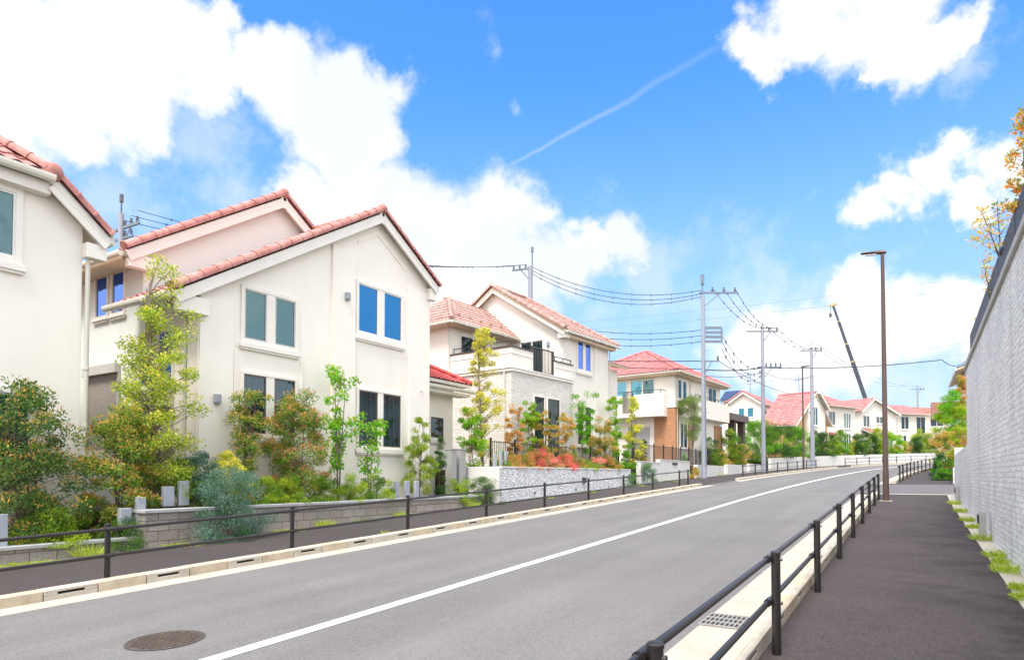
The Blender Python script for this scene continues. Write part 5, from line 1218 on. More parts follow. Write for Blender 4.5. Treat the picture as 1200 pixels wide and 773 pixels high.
def plant(name, label, cat, u, X, z0, vtop, wpx, prof='egg', h0=.1, nc=40, rc=.16, L=.07, W=.03, cover=2.0, leaf='mid', tips=None, tipf=.25, stems=3, lean=0., group=None, seed=0,
          bark='bark', up=.35, spread=.12, branches=True, flat=.9, at=None, H=None, Wm=None, trunk_r=None, tipmode='top', jitter=.35):
    rng = np.random.default_rng(seed + 17 * int(u) + len(name))
    if at is None: p = at_x(u, 550, X); x, y = p[0], p[1]
    else: x, y = at
    D = depth(x, y)
    if H is None: H = at_d(u, vtop, D)[2] - z0
    if Wm is None: Wm = wpx / FPX * D
    r = thing(name, (x, y, z0), label, cat, group)
    f = PROF[prof]; R = Wm / 2; cl = []
    tries = 0
    while len(cl) < nc and tries < nc * 40:
        tries += 1
        t = rng.uniform(0, 1); a = rng.uniform(0, 2 * PI); rr = math.sqrt(rng.uniform(.05, 1)) ; k = f(t)
        if rng.uniform() > k + .08: continue
        ir = rng.normal(1, jitter * .35)
        cl.append((rr * R * k * math.cos(a) * flat * ir, rr * R * k * math.sin(a) * flat * ir, H * (h0 + (1 - h0) * t) - rc * R * .2))
    cl = np.array(cl); cl[:, 2] = np.minimum(cl[:, 2], H - rc * R * .5)
    cl[:, 0] += lean * cl[:, 2] * _R[0]; cl[:, 1] += lean * cl[:, 2] * _R[1]
    cover *= COVER * (1.15 if L > .06 else 1); L *= LSC; W *= LSC; n = int(cover * (PI / 4 * Wm * H * (1 - h0)) / (L * W * .55)); n = min(n, 45000)
    w_ = rng.uniform(.4, 1.6, len(cl)); idx = rng.choice(len(cl), n, p=w_ / w_.sum())
    rad = rc * R * rng.uniform(.7, 1.35, len(cl))
    o = unit(rng.normal(size=(n, 3))) * (rng.uniform(0, 1, (n, 1)) ** .45); o[:, 2] *= .8
    pos = cl[idx] + o * rad[idx][:, None]; pos[:, 2] = np.maximum(pos[:, 2], .02)
    dirs = .7 * o + np.array([0, 0, up]) + rng.normal(size=(n, 3)) * .45
    base = np.array([x, y, z0]); ls = L * rng.uniform(.65, 1.25, n); ws = W * rng.uniform(.7, 1.2, n)
    if tips:
        if tipmode == 'top': sc = o[:, 2] + .35 * rng.normal(size=n) + .35 * (np.linalg.norm(cl[idx][:, :2], axis=1) / max(R, 1e-6))
        elif tipmode == 'high': sc = pos[:, 2] / H + .2 * rng.normal(size=n)
        else: sc = (w_[idx] * 7.3) % 1 + .12 * rng.normal(size=n)
        th = np.quantile(sc, 1 - tipf); m = sc > th
        leaf_mesh('young_foliage', (pos + base)[m], dirs[m], ls[m], ws[m], LV[tips], r, rng); m = ~m
    else: m = np.ones(n, bool)
    leaf_mesh('foliage', (pos + base)[m], dirs[m], ls[m], ws[m], LV[leaf], r, rng)
    if stems:
        mb = MB(); tr = trunk_r or max(.009, .0075 * H); lines = []
        for s in range(stems):
            a = rng.uniform(0, 2*PI); q = []
            for i in range(6):
                t = i / 5; q.append(np.array([x, y, z0]) + np.array([math.cos(a) * (.02 + spread * R * 2 * t) + lean * H * .9 * t * _R[0] + rng.normal() * .012 * H * t, math.sin(a) * (.02 + spread * R * 2 * t) + lean * H * .9 * t * _R[1] + rng.normal() * .012 * H * t, H * .9 * t]))
            q[0][2] -= .05; lines.append(q); mb.tube([tuple(k) for k in q], [tr * (1 - .8 * i / 5) for i in range(6)], 7)
        if branches:
            for c in cl[:140]:
                q = lines[rng.integers(len(lines))]; tz = max(.04, min(.95, (c[2] - .35 * np.linalg.norm(c[:2]) - .05 * H) / (H * .9)))
                i = min(4, int(tz * 5)); a = q[i] + (q[i+1] - q[i]) * (tz * 5 - i); b = base + c; mid = (a + b) / 2 + np.array([0, 0, .04 * H * rng.uniform(-.2, .6)])
                mb.tube([tuple(a), tuple(mid), tuple(b)], [tr * .38, tr * .26, tr * .12], 5, cap=False)
        mb.build('stem' if H < 2.2 else 'trunk', M[bark], r, smooth=True)
    return r
ZA, ZB, ZC, ZD = .40, .90, 1.80, 2.22
# --- beds of the two left houses
plant('photinia_shrub', 'big dark green shrub with bronze shoots at the left edge', 'shrub', 26, -12.95, ZA, 448, 128, 'bush', .0, 120, .22, .085, .034, 2.2, 'photinia_dark', 'bronze', .13, 4)
plant('photinia_shrub', 'orange and green shrub between the two left houses', 'shrub', 138, -13.0, ZA, 472, 92, 'bush', .0, 100, .24, .085, .034, 2.4, 'photinia', 'bronze', .26, 4, seed=2)
plant('maple_tree', 'tall yellow-green young tree left of the cream gabled house', 'tree', 186, -12.95, .88, 308, 98, 'taper', .10, 125, .22, .075, .045, 1.2, 'yellowgreen', 'yellow', .10, 3, bark='bark_pale', seed=3, spread=.16)
plant('low_shrub', 'yellow-green low shrub beneath the leftmost dark shrub', 'shrub', 62, -12.6, ZA, 594, 88, 'dome', 0, 40, .22, .05, .024, 2.6, 'lime', 'mid', .4, 3, seed=4, branches=False, tipmode='clump')
plant('low_shrub', 'dark leaved low shrub behind the short broad granite stub', 'shrub', 112, -12.8, ZA, 580, 62, 'dome', 0, 30, .22, .05, .024, 2.4, 'mid', 'bronze', .12, 3, seed=5, branches=False)
plant('rosemary_bush', 'fine leaved green bush spilling over the planter corner by the rail post', 'shrub', 146, -12.25, .1, 607, 64, 'dome', 0, 44, .22, .055, .011, 1.9, 'mid', 'dark', .4, 4, seed=6, branches=False, tipmode='clump')
plant('blue_shrub', 'large blue-green needle leaved shrub spilling onto the left sidewalk', 'shrub', 268, -11.92, .22, 549, 100, 'bush', -.05, 110, .20, .085, .013, 2.0, 'silver', 'dark', .22, 5, seed=7, branches=False, up=.5, tipmode='clump')
plant('blue_shrub', 'smaller blue-green shrub behind the granite stubs', 'shrub', 236, -12.9, ZB, 527, 50, 'egg', .0, 50, .2, .07, .012, 2.0, 'silver', None, 0, 4, seed=8, branches=False, up=.5)
plant('golden_shrub', 'bright yellow flowering shrub above the large blue-green shrub', 'shrub', 266, -12.7, ZB, 530, 52, 'dome', .3, 26, .24, .06, .03, 2.2, 'lime', 'yellow', .7, 3, seed=9, branches=False)
plant('mid_shrub', 'green leafy shrub at the foot of the yellow-green tree', 'shrub', 206, -12.9, ZB, 534, 66, 'dome', 0, 40, .22, .06, .03, 2.3, 'mid', 'lime', .5, 3, seed=10, branches=False, tipmode='clump')
plant('photinia_shrub', 'slim bronze and green shrub before the left ground floor window', 'shrub', 290, -12.9, ZB, 456, 56, 'fan', .14, 60, .23, .08, .032, 1.35, 'photinia', 'bronze', .24, 3, seed=11)
plant('photinia_shrub', 'broad red-topped shrub in the middle of the cream house front', 'shrub', 349, -12.8, ZB, 458, 78, 'bush', .0, 105, .23, .08, .032, 2.2, 'photinia', 'redtip', .22, 4, seed=12)
plant('sapling_tree', 'slender bright green sapling before the cream house wall', 'tree', 396, -12.75, ZB, 424, 58, 'fan', .22, 34, .22, .10, .07, .85, 'bright', 'lime', .25, 2, bark='bark_pale', seed=13)
plant('sapling_tree', 'short bright green sapling under the right ground floor window', 'tree', 433, -12.6, ZB, 484, 46, 'fan', .25, 24, .24, .10, .07, .85, 'bright', 'lime', .25, 2, bark='bark_pale', seed=14)
for k, (u, vt, wp, lab, lf, tp) in enumerate(((312, 560, 50, 'lime green low shrub under the slim bronze shrub', 'lime', 'mid'), (338, 556, 48, 'lime green low shrub under the broad red-topped shrub', 'lime', 'mid'), (374, 560, 50, 'yellow-green low shrub at the right foot of the red-topped shrub', 'mid', 'lime'),
     (408, 556, 52, 'rounded yellow-green low shrub at the foot of the slender sapling', 'lime', 'mid'), (440, 553, 46, 'yellow-green low shrub left of the three granite stubs', 'mid', 'lime'), (283, 562, 40, 'small lime shrub touching the large blue-green shrub', 'lime', 'yellow'))):
    plant('low_shrub', lab, 'shrub', u, -12.45, ZB, vt, wp, 'dome', -.05, 36, .24, .05, .024, 2.6, lf, tp, .4, 3, seed=20 + k, branches=False, tipmode='clump', group='low shrubs along the planter wall')
plant('tall_shrub', 'yellow-green upright shrub at the corner of the cream house', 'shrub', 491, -12.9, ZB, 488, 44, 'col', .0, 48, .22, .065, .032, 1.6, 'lime', 'olive', .3, 3, seed=30)
plant('juniper', 'narrow dark columnar juniper beside the granite gate pillars', 'shrub', 516, -12.7, ZB, 512, 15, 'col', .0, 40, .5, .05, .012, 2.4, 'dark', 'mid', .2, 1, seed=31, branches=False, up=.9)
plant('low_shrub', 'spreading yellow-green shrub before the gate pillars', 'shrub', 538, -12.3, .75, 560, 42, 'dome', -.05, 30, .25, .05, .024, 2.4, 'lime', 'mid', .3, 3, seed=32, branches=False)
plant('rosemary_bush', 'dark fine leaved bush against the white pebble wall end', 'shrub', 567, -12.05, .6, 558, 48, 'dome', -.05, 46, .22, .06, .012, 2.0, 'dark', 'mid', .45, 4, seed=33, branches=False, tipmode='clump')
plant('green_bush', 'bright green bush rising left of the tall golden tree', 'shrub', 552, -13.1, .9, 476, 40, 'egg', .05, 50, .24, .09, .05, 1.6, 'bright', 'lime', .35, 3, seed=34)
plant('golden_tree', 'tall narrow golden leaved tree in front of the stone clad house', 'tree', 567, -12.95, ZC - .3, 383, 54, 'taper', .12, 80, .2, .08, .045, 1.15, 'gold', 'yellow', .3, 2, bark='bark_pale', seed=35)
plant('low_shrub', 'small bright green plant behind the pebble wall granite stubs', 'shrub', 588, -12.5, ZC, 522, 22, 'dome', 0, 16, .3, .05, .024, 2.2, 'bright', None, 0, 2, seed=36, branches=False)
# --- third house: bronze trees and the azaleas
for k, (u, X, vt, wp, lf, tp, tf, lab) in enumerate((
    (604, -12.7, 472, 28, 'salmon', 'bronze', .3, 'first salmon bronze small tree behind the azaleas, right of the golden tree'),
    (622, -13.0, 466, 26, 'lime', 'bright', .3, 'lime topped small tree between two bronze ones'),
    (637, -12.7, 476, 30, 'bronze', 'photinia', .35, 'bronze brown small tree before the tall stone clad windows'),
    (662, -12.7, 484, 30, 'gold', 'salmon', .5, 'salmon and gold small tree right of the stone clad windows'),
    (705, -12.6, 488, 44, 'photinia', 'bronze', .5, 'dense bronze green shrub at the right corner of the third house'))):
    plant('bronze_tree', lab, 'tree', u, X, ZC, vt, wp, 'egg' if k != 1 else 'fan', .10, 46, .22, .075, .034, 1.7, lf, tp, tf, 2, seed=40 + k)
plant('sapling_tree', 'umbrella shaped bright green sapling before the third house window', 'tree', 684, -12.7, ZC, 460, 34, 'fan', .25, 34, .24, .09, .06, 1.2, 'bright', 'mid', .3, 2, seed=47, bark='bark_pale')
plant('sapling_tree', 'green leafy sapling reaching the balcony of the coral roofed house', 'tree', 722, -12.5, ZC, 464, 26, 'fan', .2, 30, .26, .09, .05, 1.3, 'bright', 'lime', .4, 2, seed=48)
plant('golden_tree', 'yellow-green tree in front of the curved white balcony', 'tree', 742, -12.4, ZC, 466, 32, 'taper', .08, 50, .24, .085, .045, 1.25, 'yellowgreen', 'yellow', .4, 2, seed=49)
az = [('azrust', 'azalea mound, rust and green, leftmost on the pebble wall'), ('azrust', 'rusty azalea mound second from the golden tree'), ('azred', 'crimson azalea mound, the reddest on the wall'), ('azpink', 'salmon pink azalea mound right of the crimson one'), ('azred', 'second red azalea mound before the stone clad wall'),
      ('azrust', 'olive and rust azalea mound under the salmon tree'), ('mid', 'green azalea mound without flowers on the pebble wall'), ('azpink', 'coral azalea mound below the umbrella shaped sapling'), ('azrust', 'rusty azalea mound before the bronze shrub'), ('lime', 'yellow-green mound at the right end of the pebble wall')]
for k, (lf, lab) in enumerate(az):
    y = 19.6 + k * 1.08; plant('azalea', lab, 'shrub', 600, -12, ZC, 0, 0, 'dome', -.05, 34, .26, .05, .026, 2.6, lf, 'photinia' if lf != 'mid' else 'lime', .35, 2, seed=60 + k, branches=False, tipmode='clump', at=(-12.22 - .1*(k % 2), y), H=.52 + .14*((k*7) % 3), Wm=1.25, group='azaleas along the pebble wall')
plant('green_bush', 'upright green bush on the end of the pebble wall', 'shrub', 737, -12.1, ZC - .5, 520, 20, 'col', 0, 30, .3, .06, .03, 1.9, 'bright', 'mid', .4, 2, seed=71, branches=False)
plant('blue_shrub', 'grey-green bush before the white concrete gate wall', 'shrub', 760, -11.5, 1.05, 543, 26, 'dome', 0, 36, .26, .07, .012, 1.8, 'silver', 'olive', .3, 3, seed=72, branches=False, up=.6)
plant('blue_shrub', 'small grey-green plant at the foot of the pebble wall', 'shrub', 738, -11.4, .95, 556, 15, 'dome', 0, 24, .3, .06, .012, 1.6, 'silver', 'mid', .4, 3, seed=73, branches=False, up=.6)
plant('juniper', 'small dark columnar juniper behind the iron fence', 'shrub', 755, -12.8, ZD, 514, 8, 'col', 0, 30, .5, .05, .012, 2.2, 'dark', None, 0, 1, seed=74, branches=False, up=.9)
plant('low_shrub', 'green and rust low shrub behind the gate wall', 'shrub', 748, -12.45, ZD, 532, 24, 'dome', 0, 24, .28, .05, .026, 2.2, 'azrust', 'lime', .4, 2, seed=75, branches=False)
# --- fourth house and beyond
plant('olive_tree', 'pale olive green tree half hidden by the tallest utility pole', 'tree', 811, -12.4, ZD, 464, 40, 'fan', .34, 56, .24, .085, .022, 1.5, 'olive', 'mid', .25, 4, seed=80, bark='bark_pale')
plant('low_shrub', 'rounded bronze green shrub at the foot of the tallest utility pole', 'shrub', 814, -11.15, 1.36, 547, 15, 'dome', 0, 24, .28, .06, .028, 2.3, 'azrust', 'lime', .4, 2, seed=81, branches=False)
plant('green_bush', 'bright green shrub before the narrow ground floor windows', 'shrub', 803, -12.6, ZD, 532, 14, 'dome', 0, 20, .3, .06, .03, 2.3, 'bright', None, 0, 2, seed=82, branches=False)
for k, (u, X, vt, wp, lf, tp, lab) in enumerate((
    (834, -12.1, 512, 22, 'mid', 'dark', 'dark green upright shrub right of the tallest utility pole'),
    (842, -11.9, 530, 24, 'lime', 'azrust', 'yellow and red low shrub right of the tallest utility pole'),
    (856, -11.9, 502, 26, 'mid', 'lime', 'green bushy shrub under the wide white balcony'),
    (868, -11.5, 520, 22, 'bronze', 'photinia', 'bronze shrub beneath the carport edge'),
    (888, -11.3, 490, 42, 'mid', 'bright', 'large round green tree before the second utility pole'),
    (848, -11.8, 537, 20, 'azrust', 'photinia', 'rusty low shrub along the off-white wall'))):
    plant('green_bush', lab, 'shrub', u, X, gz(at_x(u, 550, X)[1]) + .6, vt, wp * 1.15, 'bush', 0, 60, .26, .09, .045, 2.4, lf, tp, .35, 3, seed=90 + k, branches=False, tipmode='clump')
far = [(912, 499, 34, 'dark', 'mid', 69, 'dark green hedge-like bush before the orange wall'), (935, 500, 28, 'bright', 'mid', 64, 'round bright green tree beside the third utility pole'), (951, 506, 18, 'dark', 'mid', 67, 'dark green bush behind the third utility pole'),
       (966, 508, 18, 'dark', 'mid', 70, 'dark upright bush by the far hipped house door'), (977, 514, 14, 'lime', 'mid', 70, 'small lime bush at the far hipped house'), (986, 506, 16, 'mid', 'bright', 72, 'mid green bush under the far triple window'),
       (1006, 510, 16, 'dark', 'mid', 76, 'narrow dark bush left of the brown lamp post'), (1000, 517, 10, 'lime', 'yellow', 76, 'thin yellow-green bush left of the brown lamp post'), (1019, 510, 15, 'dark', 'mid', 78, 'dark conifer-like bush below the porch roof'), (1030, 503, 16, 'lime', 'mid', 80, 'lime green tree touching the brown lamp post'),
       (1046, 506, 16, 'bright', 'lime', 84, 'bright green tree just right of the brown lamp post'), (1056, 518, 14, 'lime', 'azrust', 85, 'pale lime bush right of the brown lamp post'), (1071, 512, 12, 'dark', 'mid', 90, 'dark green bush before the end house'), (1079, 504, 18, 'lime', 'olive', 92, 'pale weeping tree before the end house'), (1092, 516, 14, 'mid', 'olive', 94, 'small mid green bush at the far right of the bend')]
for k, (u, vt, wp, lf, tp, D, lab) in enumerate(far):
    p = on_path(u, -8.1 - .25 * (k % 3)); plant('garden_bush', lab, 'shrub', u, 0, gz(p[1]) + .9, vt - 2, wp * 1.45, 'bush', 0, 50, .28, .11, .055, 2.6, lf, tp, .35, 2, seed=120 + k, branches=False, tipmode='clump', at=(p[0], p[1]), group='bushes before the far houses')
# --- beyond the side street on the right, and over the high stone wall
for k, (u, v0, vt, wp, D, lf, tp, tf, lab) in enumerate((
    (1117, 520, 456, 38, 35, 'lime', 'bright', .5, 'tall lime green tree beyond the side street on the right'),
    (1107, 548, 506, 32, 33.5, 'photinia', 'bronze', .55, 'bronze and green shrub below the lime tree on the right'),
    (1125, 540, 498, 30, 32, 'salmon', 'lime', .6, 'orange and lime shrub beside the stone wall end'),
    (1104, 568, 533, 28, 32.0, 'dark', 'bright', .4, 'dark glossy strap leaved clump spilling over the garden wall'),
    (1128, 500, 440, 18, 36, 'salmon', 'lime', .5, 'thin coral leaved climber by the beige house'))):
    p = at_d(u, v0, D); z0 = p[2]; plant('leafy_shrub', lab, 'shrub', u, 0, z0, vt, wp, 'egg', 0, 60, .26, .085, .045, 3.0, lf, tp, tf, 3, seed=150 + k, branches=False, tipmode='clump', at=(p[0], p[1]))
for k, (u, v0, vt, wp, D, lf, tp, cv, lab) in enumerate((
    (1206, 240, 118, 60, 8.3, 'maple', 'olive', 1.2, 'orange leaved tree hanging over the louvred fence at the right edge'),
    (1172, 296, 232, 62, 9.8, 'gold', 'maple', .40, 'sparse orange sprays reaching out over the louvred fence'),
    (1162, 352, 298, 26, 11.2, 'gold', 'maple', .45, 'thin golden sprig above the louvred fence'),
    (1148, 400, 372, 12, 16.5, 'mid', 'gold', .7, 'small green climber at the far end of the louvred fence'))):
    p = at_d(u, v0, D); plant('maple_tree', lab, 'tree', u, 0, p[2], vt, wp, 'egg', -.1, 40, .22, .07, .035, cv, lf, tp, .4, 2, seed=170 + k, at=(p[0], p[1]), spread=.3, trunk_r=.012)
# weeds and ground cover
def tuft(label, x, y, z, r, n, H, lf='grass', cat='weed', group='weeds along the stone wall', seed=0, bl=.006):
    rng = np.random.default_rng(seed + 900); t = thing('grass_tuft', (x, y, z), label, cat, group)
    a = rng.uniform(0, 2*PI, n); q = np.sqrt(rng.uniform(0, 1, n)) * r
    C = np.stack([x + q*np.cos(a)*.8, y + q*np.sin(a)*1.3, np.full(n, z)], 1); D = np.stack([np.cos(a)*.8*q/r, np.sin(a)*.8*q/r, np.full(n, 1.)], 1) + rng.normal(size=(n, 3))*.3
    m = rng.uniform(size=n) < .65
    leaf_mesh('blades', C[m], D[m], (H*rng.uniform(.5, 1.2, n))[m], (bl*rng.uniform(.8, 1.6, n))[m], LV[lf], t, rng)
    D2 = D + rng.normal(size=(n, 3))*.5; leaf_mesh('leaves', (C + D*H*.5*rng.uniform(.2, 1, (n, 1)))[~m], D2[~m], .035*rng.uniform(.6, 1.3, (~m).sum()), np.full((~m).sum(), .018), LV['lime'], t, rng)
for k, (u, v, r_, h) in enumerate(((1195, 690, .10, .10), (1180, 667, .16, .15), (1172, 655, .08, .10), (1166, 643, .13, .13), (1151, 627, .16, .16), (1140, 613, .12, .10), (1134, 602, .12, .13), (1126, 594, .13, .14), (1119, 586, .14, .16), (1205, 705, .12, .12))):
    d = ray(u, v); t_ = EYE / (SLOPE * d[1] - d[2]); x = .99; y = at_x(u, v, .99)[1]
    words = ('fifth', 'fourth', 'tiny third', 'second', 'largest', 'sixth', 'seventh', 'eighth', 'farthest', 'nearest')[k]
    tuft(f'{words} yellow-green weed tuft in the paving strip at the foot of the stone wall', x, y, gz(y) + .012, r_, 320, h, seed=k)
for k, (u, X, r_, h, n, lab) in enumerate(((30, -12.05, .35, .06, 420, 'flat weed patch at the foot of the low planter wall'), (105, -12.0, .16, .26, 240, 'strap leaved grass clump at the right end of the low planter wall'), (215, -11.75, .32, .06, 420, 'flat weed patch left of the blue-green shrub'), (340, -11.75, .30, .07, 420, 'flat weed patch below the raised planter wall'),
    (382, -11.85, .18, .20, 260, 'pale grass clump against the raised planter wall'), (430, -11.75, .3, .06, 420, 'dark weed patch at the foot of the raised planter wall'), (472, -11.8, .2, .18, 240, 'yellow grass clump below the three granite stubs'), (553, -11.85, .2, .22, 260, 'yellow grass clump at the corner of the raised planter wall'),
    (640, -11.5, .3, .06, 300, 'weed patch at the foot of the pebble wall'), (690, -11.5, .3, .08, 300, 'weed patch near the right end of the pebble wall'), (745, -11.45, .5, .12, 400, 'rusty weed patch before the gate wall'), (785, -11.5, .5, .12, 400, 'low weed patch at the gate wall end'), (450, -9.2, .06, .14, 60, 'small green weed sprouting behind the left kerb'), (845, -11.1, .5, .14, 300, 'weed patch right of the tallest utility pole'))):
    y = at_x(u, 600, X)[1]; tuft(lab, X, y, gz(y) + .008, r_, n, h, 'grass' if k not in (5,) else 'dark', 'weeds', 'weeds along the left sidewalk', 40 + k, .008)
# a few fallen leaves on the right sidewalk
rng = np.random.default_rng(5)

# ================================================================== SKY, SUN, CAMERA
SUN_EL, SUN_DIR = math.radians(60), Vector((.10, -.62, 0)).normalized()
w = bpy.data.worlds.new('World'); SC.world = w; w.use_nodes = True; nt = w.node_tree; nt.nodes.clear()
out = N(nt, 'ShaderNodeOutputWorld'); bg = N(nt, 'ShaderNodeBackground'); L(nt, bg.outputs[0], out.inputs[0])
SKYS = .12; bg.inputs['Strength'].default_value = SKYS
sky = N(nt, 'ShaderNodeTexSky', sky_type='NISHITA'); sky.sun_disc = False; sky.sun_elevation = SUN_EL
sky.sun_rotation = math.atan2(SUN_DIR.x, SUN_DIR.y); sky.air_density = 1.0; sky.dust_density = .4; sky.ozone_density = 2.5; sky.altitude = 50
tc = N(nt, 'ShaderNodeTexCoord'); G = tc.outputs['Generated']
def wn(scale, detail, rough=.55, off=(0, 0, 0)):
    mp = N(nt, 'ShaderNodeMapping'); mp.inputs['Location'].default_value = off; L(nt, G, mp.inputs[0])
    n = N(nt, 'ShaderNodeTexNoise', inp={'Scale': scale, 'Detail': detail, 'Roughness': rough}); L(nt, mp.outputs[0], n.inputs['Vector']); return n
def math_(op, a, b=None, c=None, clamp=False):
    n = N(nt, 'ShaderNodeMath', operation=op); n.use_clamp = clamp
    for i, x in enumerate((a, b, c)):
        if x is None: continue
        if isinstance(x, (int, float)): n.inputs[i].default_value = x
        else: L(nt, x, n.inputs[i])
    return n.outputs[0]
def vm(op, a, b=None, scale=None):
    n = N(nt, 'ShaderNodeVectorMath', operation=op)
    if isinstance(a, tuple): n.inputs[0].default_value = a
    else: L(nt, a, n.inputs[0])
    if b is not None:
        if isinstance(b, tuple): n.inputs[1].default_value = b
        else: L(nt, b, n.inputs[1])
    if scale is not None: n.inputs['Scale'].default_value = scale
    return n
w1 = vm('SCALE', vm('SUBTRACT', wn(5, 3).outputs['Color'], (.5, .5, .5)).outputs[0], scale=.16).outputs[0]
w2 = vm('SCALE', vm('SUBTRACT', wn(17, 6, .65, (3, 1, 2)).outputs['Color'], (.5, .5, .5)).outputs[0], scale=.075).outputs[0]
P = vm('ADD', vm('ADD', G, w1).outputs[0], w2).outputs[0]
def ndir(u, v): d = ray(u, v); return d / np.linalg.norm(d)
def cloudset(blobs):
    cur = None
    for u, v, r in blobs:
        c = ndir(u, v); rr = .5 * np.linalg.norm(ndir(u + r, v) - ndir(u - r, v)) * .5 + .5 * np.linalg.norm(ndir(u, v + r) - ndir(u, v - r)) * .5
        dn = vm('DISTANCE', P, tuple(float(k) for k in c)).outputs['Value']
        val = math_('MULTIPLY_ADD', dn, -1 / float(rr), 1.)
        cur = val if cur is None else math_('MAXIMUM', cur, val)
    return cur
blobs = [(40, 60, 120), (150, 100, 95), (-80, 90, 200), (110, -10, 120), (215, 60, 80), (60, 150, 60), (250, 110, 55), (170, 165, 45), (-30, 180, 90), (265, 25, 40),
         (330, 105, 70), (395, 115, 75), (440, 140, 42), (430, 85, 45), (360, 70, 45), (390, 180, 55), (300, 120, 40),
         (440, 215, 62), (400, 240, 60), (500, 245, 70), (560, 265, 72), (610, 255, 48), (520, 320, 90), (600, 330, 70), (470, 280, 80), (660, 330, 40), (690, 312, 34), (730, 300, 34), (350, 235, 40),
         (900, 50, 44), (945, 45, 60), (1005, 55, 58), (1070, 40, 66), (1125, 40, 55), (1165, 30, 40), (900, 85, 34), (1040, 80, 40), (1012, 112, 26), (960, 10, 60), (1060, -10, 80),
         (1150, 165, 36), (1115, 195, 42), (1065, 215, 42), (1025, 235, 32), (1185, 190, 45), (1140, 220, 30),
         (1000, 385, 72), (940, 405, 66), (1050, 380, 62), (1110, 385, 66), (1175, 375, 66), (890, 425, 60), (1000, 345, 42), (1155, 350, 36), (1040, 350, 40), (1240, 380, 80)]
dens = cloudset(blobs)
fb = wn(9, 8, .62, (7, 3, 1)).outputs['Fac']
dens = math_('ADD', dens, math_('MULTIPLY_ADD', fb, 1.45, -.64))
mask = N(nt, 'ShaderNodeMapRange', interpolation_type='SMOOTHSTEP', inp={1: -.10, 2: .58}); L(nt, dens, mask.inputs[0])
# thin veil round the clouds and loose wisps
veil = cloudset([(230, 190, 150), (280, 240, 110), (560, 40, 40), (614, 112, 28), (640, 330, 140), (760, 330, 110), (700, 370, 120), (900, 380, 200), (1060, 470, 200), (130, 230, 80), (1170, 60, 80)])
veil = math_('ADD', veil, math_('MULTIPLY_ADD', wn(13, 8, .65, (1, 9, 4)).outputs['Fac'], 2.2, -1.36))
vmask = N(nt, 'ShaderNodeMapRange', interpolation_type='SMOOTHSTEP', inp={1: .0, 2: .9, 3: 0, 4: .42}); L(nt, veil, vmask.inputs[0])
# the rest of the sky dome: unseen clouds behind and overhead, thickened to light the walls
fwd = vm('DOT_PRODUCT', G, tuple(float(k) for k in _F)).outputs['Value']
back = N(nt, 'ShaderNodeMapRange', interpolation_type='SMOOTHSTEP', inp={1: .66, 2: .42}); L(nt, fwd, back.inputs[0])
cb = N(nt, 'ShaderNodeMapRange', interpolation_type='SMOOTHSTEP', inp={1: .33, 2: .55}); L(nt, wn(2.6, 8, .58, (2, 5, 8)).outputs['Fac'], cb.inputs[0])
bmask = math_('MULTIPLY', cb.outputs[0], back.outputs[0])
# old contrail
A_, B_ = ndir(575, 208), ndir(868, 40); nn = np.cross(A_, B_); nn /= np.linalg.norm(nn); mid = (A_ + B_) / 2; mid /= np.linalg.norm(mid)
w3 = vm('ADD', G, vm('SCALE', vm('SUBTRACT', wn(9, 4, .6, (4, 4, 4)).outputs['Color'], (.5, .5, .5)).outputs[0], scale=.014).outputs[0]).outputs[0]
dl = math_('ABSOLUTE', vm('DOT_PRODUCT', w3, tuple(float(k) for k in nn)).outputs['Value'])
al = vm('DOT_PRODUCT', G, tuple(float(k) for k in (B_ - A_) / np.linalg.norm(B_ - A_))).outputs['Value']
a0, a1 = float(A_ @ ((B_ - A_) / np.linalg.norm(B_ - A_))), float(B_ @ ((B_ - A_) / np.linalg.norm(B_ - A_)))
wid = N(nt, 'ShaderNodeMapRange', inp={1: a0, 2: a1, 3: .003, 4: .007}); L(nt, al, wid.inputs[0])
ct = math_('SUBTRACT', 1., math_('DIVIDE', dl, wid.outputs[0]), clamp=True)
e0 = N(nt, 'ShaderNodeMapRange', interpolation_type='SMOOTHSTEP', inp={1: a0 - .01, 2: a0 + .03}); L(nt, al, e0.inputs[0])
e1 = N(nt, 'ShaderNodeMapRange', interpolation_type='SMOOTHSTEP', inp={1: a1 + .02, 2: a1 - .25, 3: 0, 4: 1}); L(nt, al, e1.inputs[0])
ct = math_('MULTIPLY', math_('MULTIPLY', ct, e0.outputs[0]), math_('MULTIPLY_ADD', e1.outputs[0], .13, .055))
tot = math_('MAXIMUM', math_('MAXIMUM', mask.outputs[0], vmask.outputs[0]), math_('MAXIMUM', bmask, ct))
CLOUD = 3.15
shade = ramp(nt, wn(4, 5, .5, (9, 2, 2)).outputs['Fac'], [(.36, (.78, .82, .88)), (.54, (1, .985, .955))]).outputs[0]
ccol = vm('SCALE', shade, scale=CLOUD).outputs[0]
hs = N(nt, 'ShaderNodeHueSaturation', inp={'Saturation': 1.12, 'Value': 1.0}); L(nt, sky.outputs[0], hs.inputs['Color'])
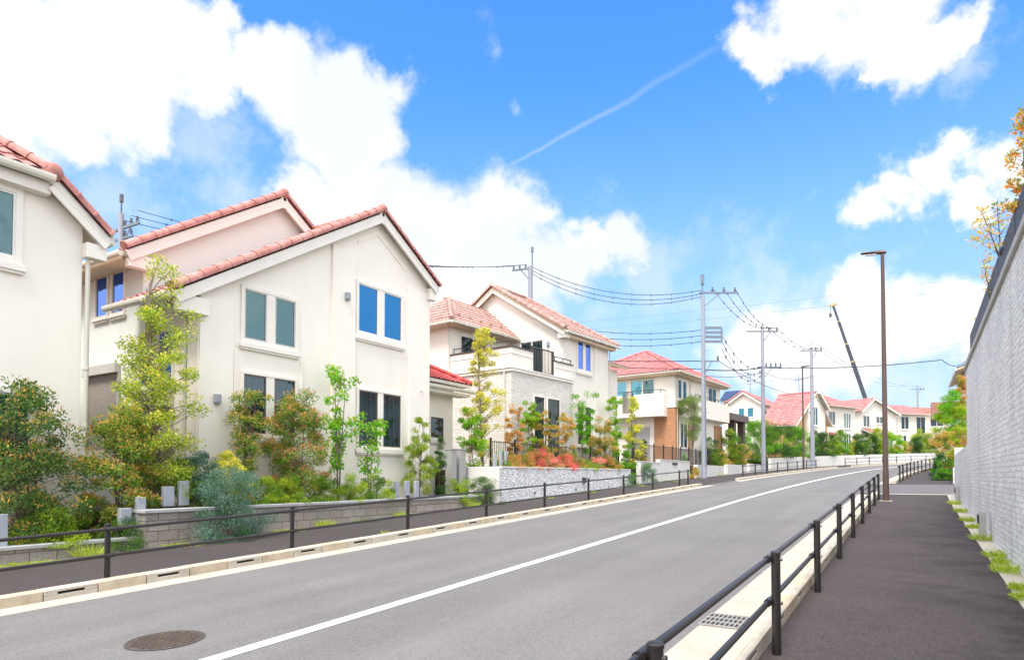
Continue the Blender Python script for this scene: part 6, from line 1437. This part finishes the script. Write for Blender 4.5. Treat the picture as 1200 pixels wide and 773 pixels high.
skyc = mixc(nt, 1., hs.outputs[0], (.40, .70, .94), 'MULTIPLY')
sz = N(nt, 'ShaderNodeSeparateXYZ'); L(nt, G, sz.inputs[0])
hz = N(nt, 'ShaderNodeMapRange', interpolation_type='SMOOTHSTEP', inp={1: .56, 2: .02, 3: 0, 4: .90}); L(nt, sz.outputs[2], hz.inputs[0])
skyc = mixc(nt, hz.outputs[0], skyc, (1.45, 1.88, 2.55))          # pale air towards the horizon
bright = math_('MULTIPLY_ADD', bmask, 1.3, 1.)                     # unseen clouds brightened as added fill for the walls
cs = N(nt, 'ShaderNodeVectorMath', operation='SCALE'); L(nt, ccol, cs.inputs[0]); L(nt, bright, cs.inputs['Scale']); cmul = cs.outputs[0]
L(nt, mixc(nt, tot, skyc, cmul), bg.inputs[0])
w.cycles.sampling_method = 'MANUAL'; w.cycles.sample_map_resolution = 512

sun = bpy.data.lights.new('Sun', 'SUN'); sun.energy = 1.8; sun.angle = math.radians(22); sun.color = (1, .93, .83)
so = bpy.data.objects.new('Sun', sun); COL.objects.link(so)
sd = Vector((SUN_DIR.x * math.cos(SUN_EL), SUN_DIR.y * math.cos(SUN_EL), math.sin(SUN_EL))); so.rotation_euler = sd.to_track_quat('Z', 'Y').to_euler(); so.location = (0, -5, 30)

cam = bpy.data.cameras.new('Camera'); co = bpy.data.objects.new('Camera', cam); COL.objects.link(co); SC.camera = co
co.location = (0, 0, EYE); co.rotation_euler = (PI / 2 + PITCH, 0, YAW)
cam.sensor_width = 36; cam.lens = FPX / 1200 * 36; cam.shift_y = 150.6 / 1200; cam.clip_start = .05; cam.clip_end = 6000
SC.view_settings.view_transform = 'Standard'; SC.view_settings.look = 'None'; SC.view_settings.exposure = 1.70; SC.view_settings.gamma = 1; SC.view_settings.use_curve_mapping = False
SC.cycles.max_bounces = 6; SC.cycles.diffuse_bounces = 3; SC.cycles.glossy_bounces = 3; SC.cycles.transparent_max_bounces = 4; SC.cycles.use_denoising = True
SC.cycles.sample_clamp_indirect = 6
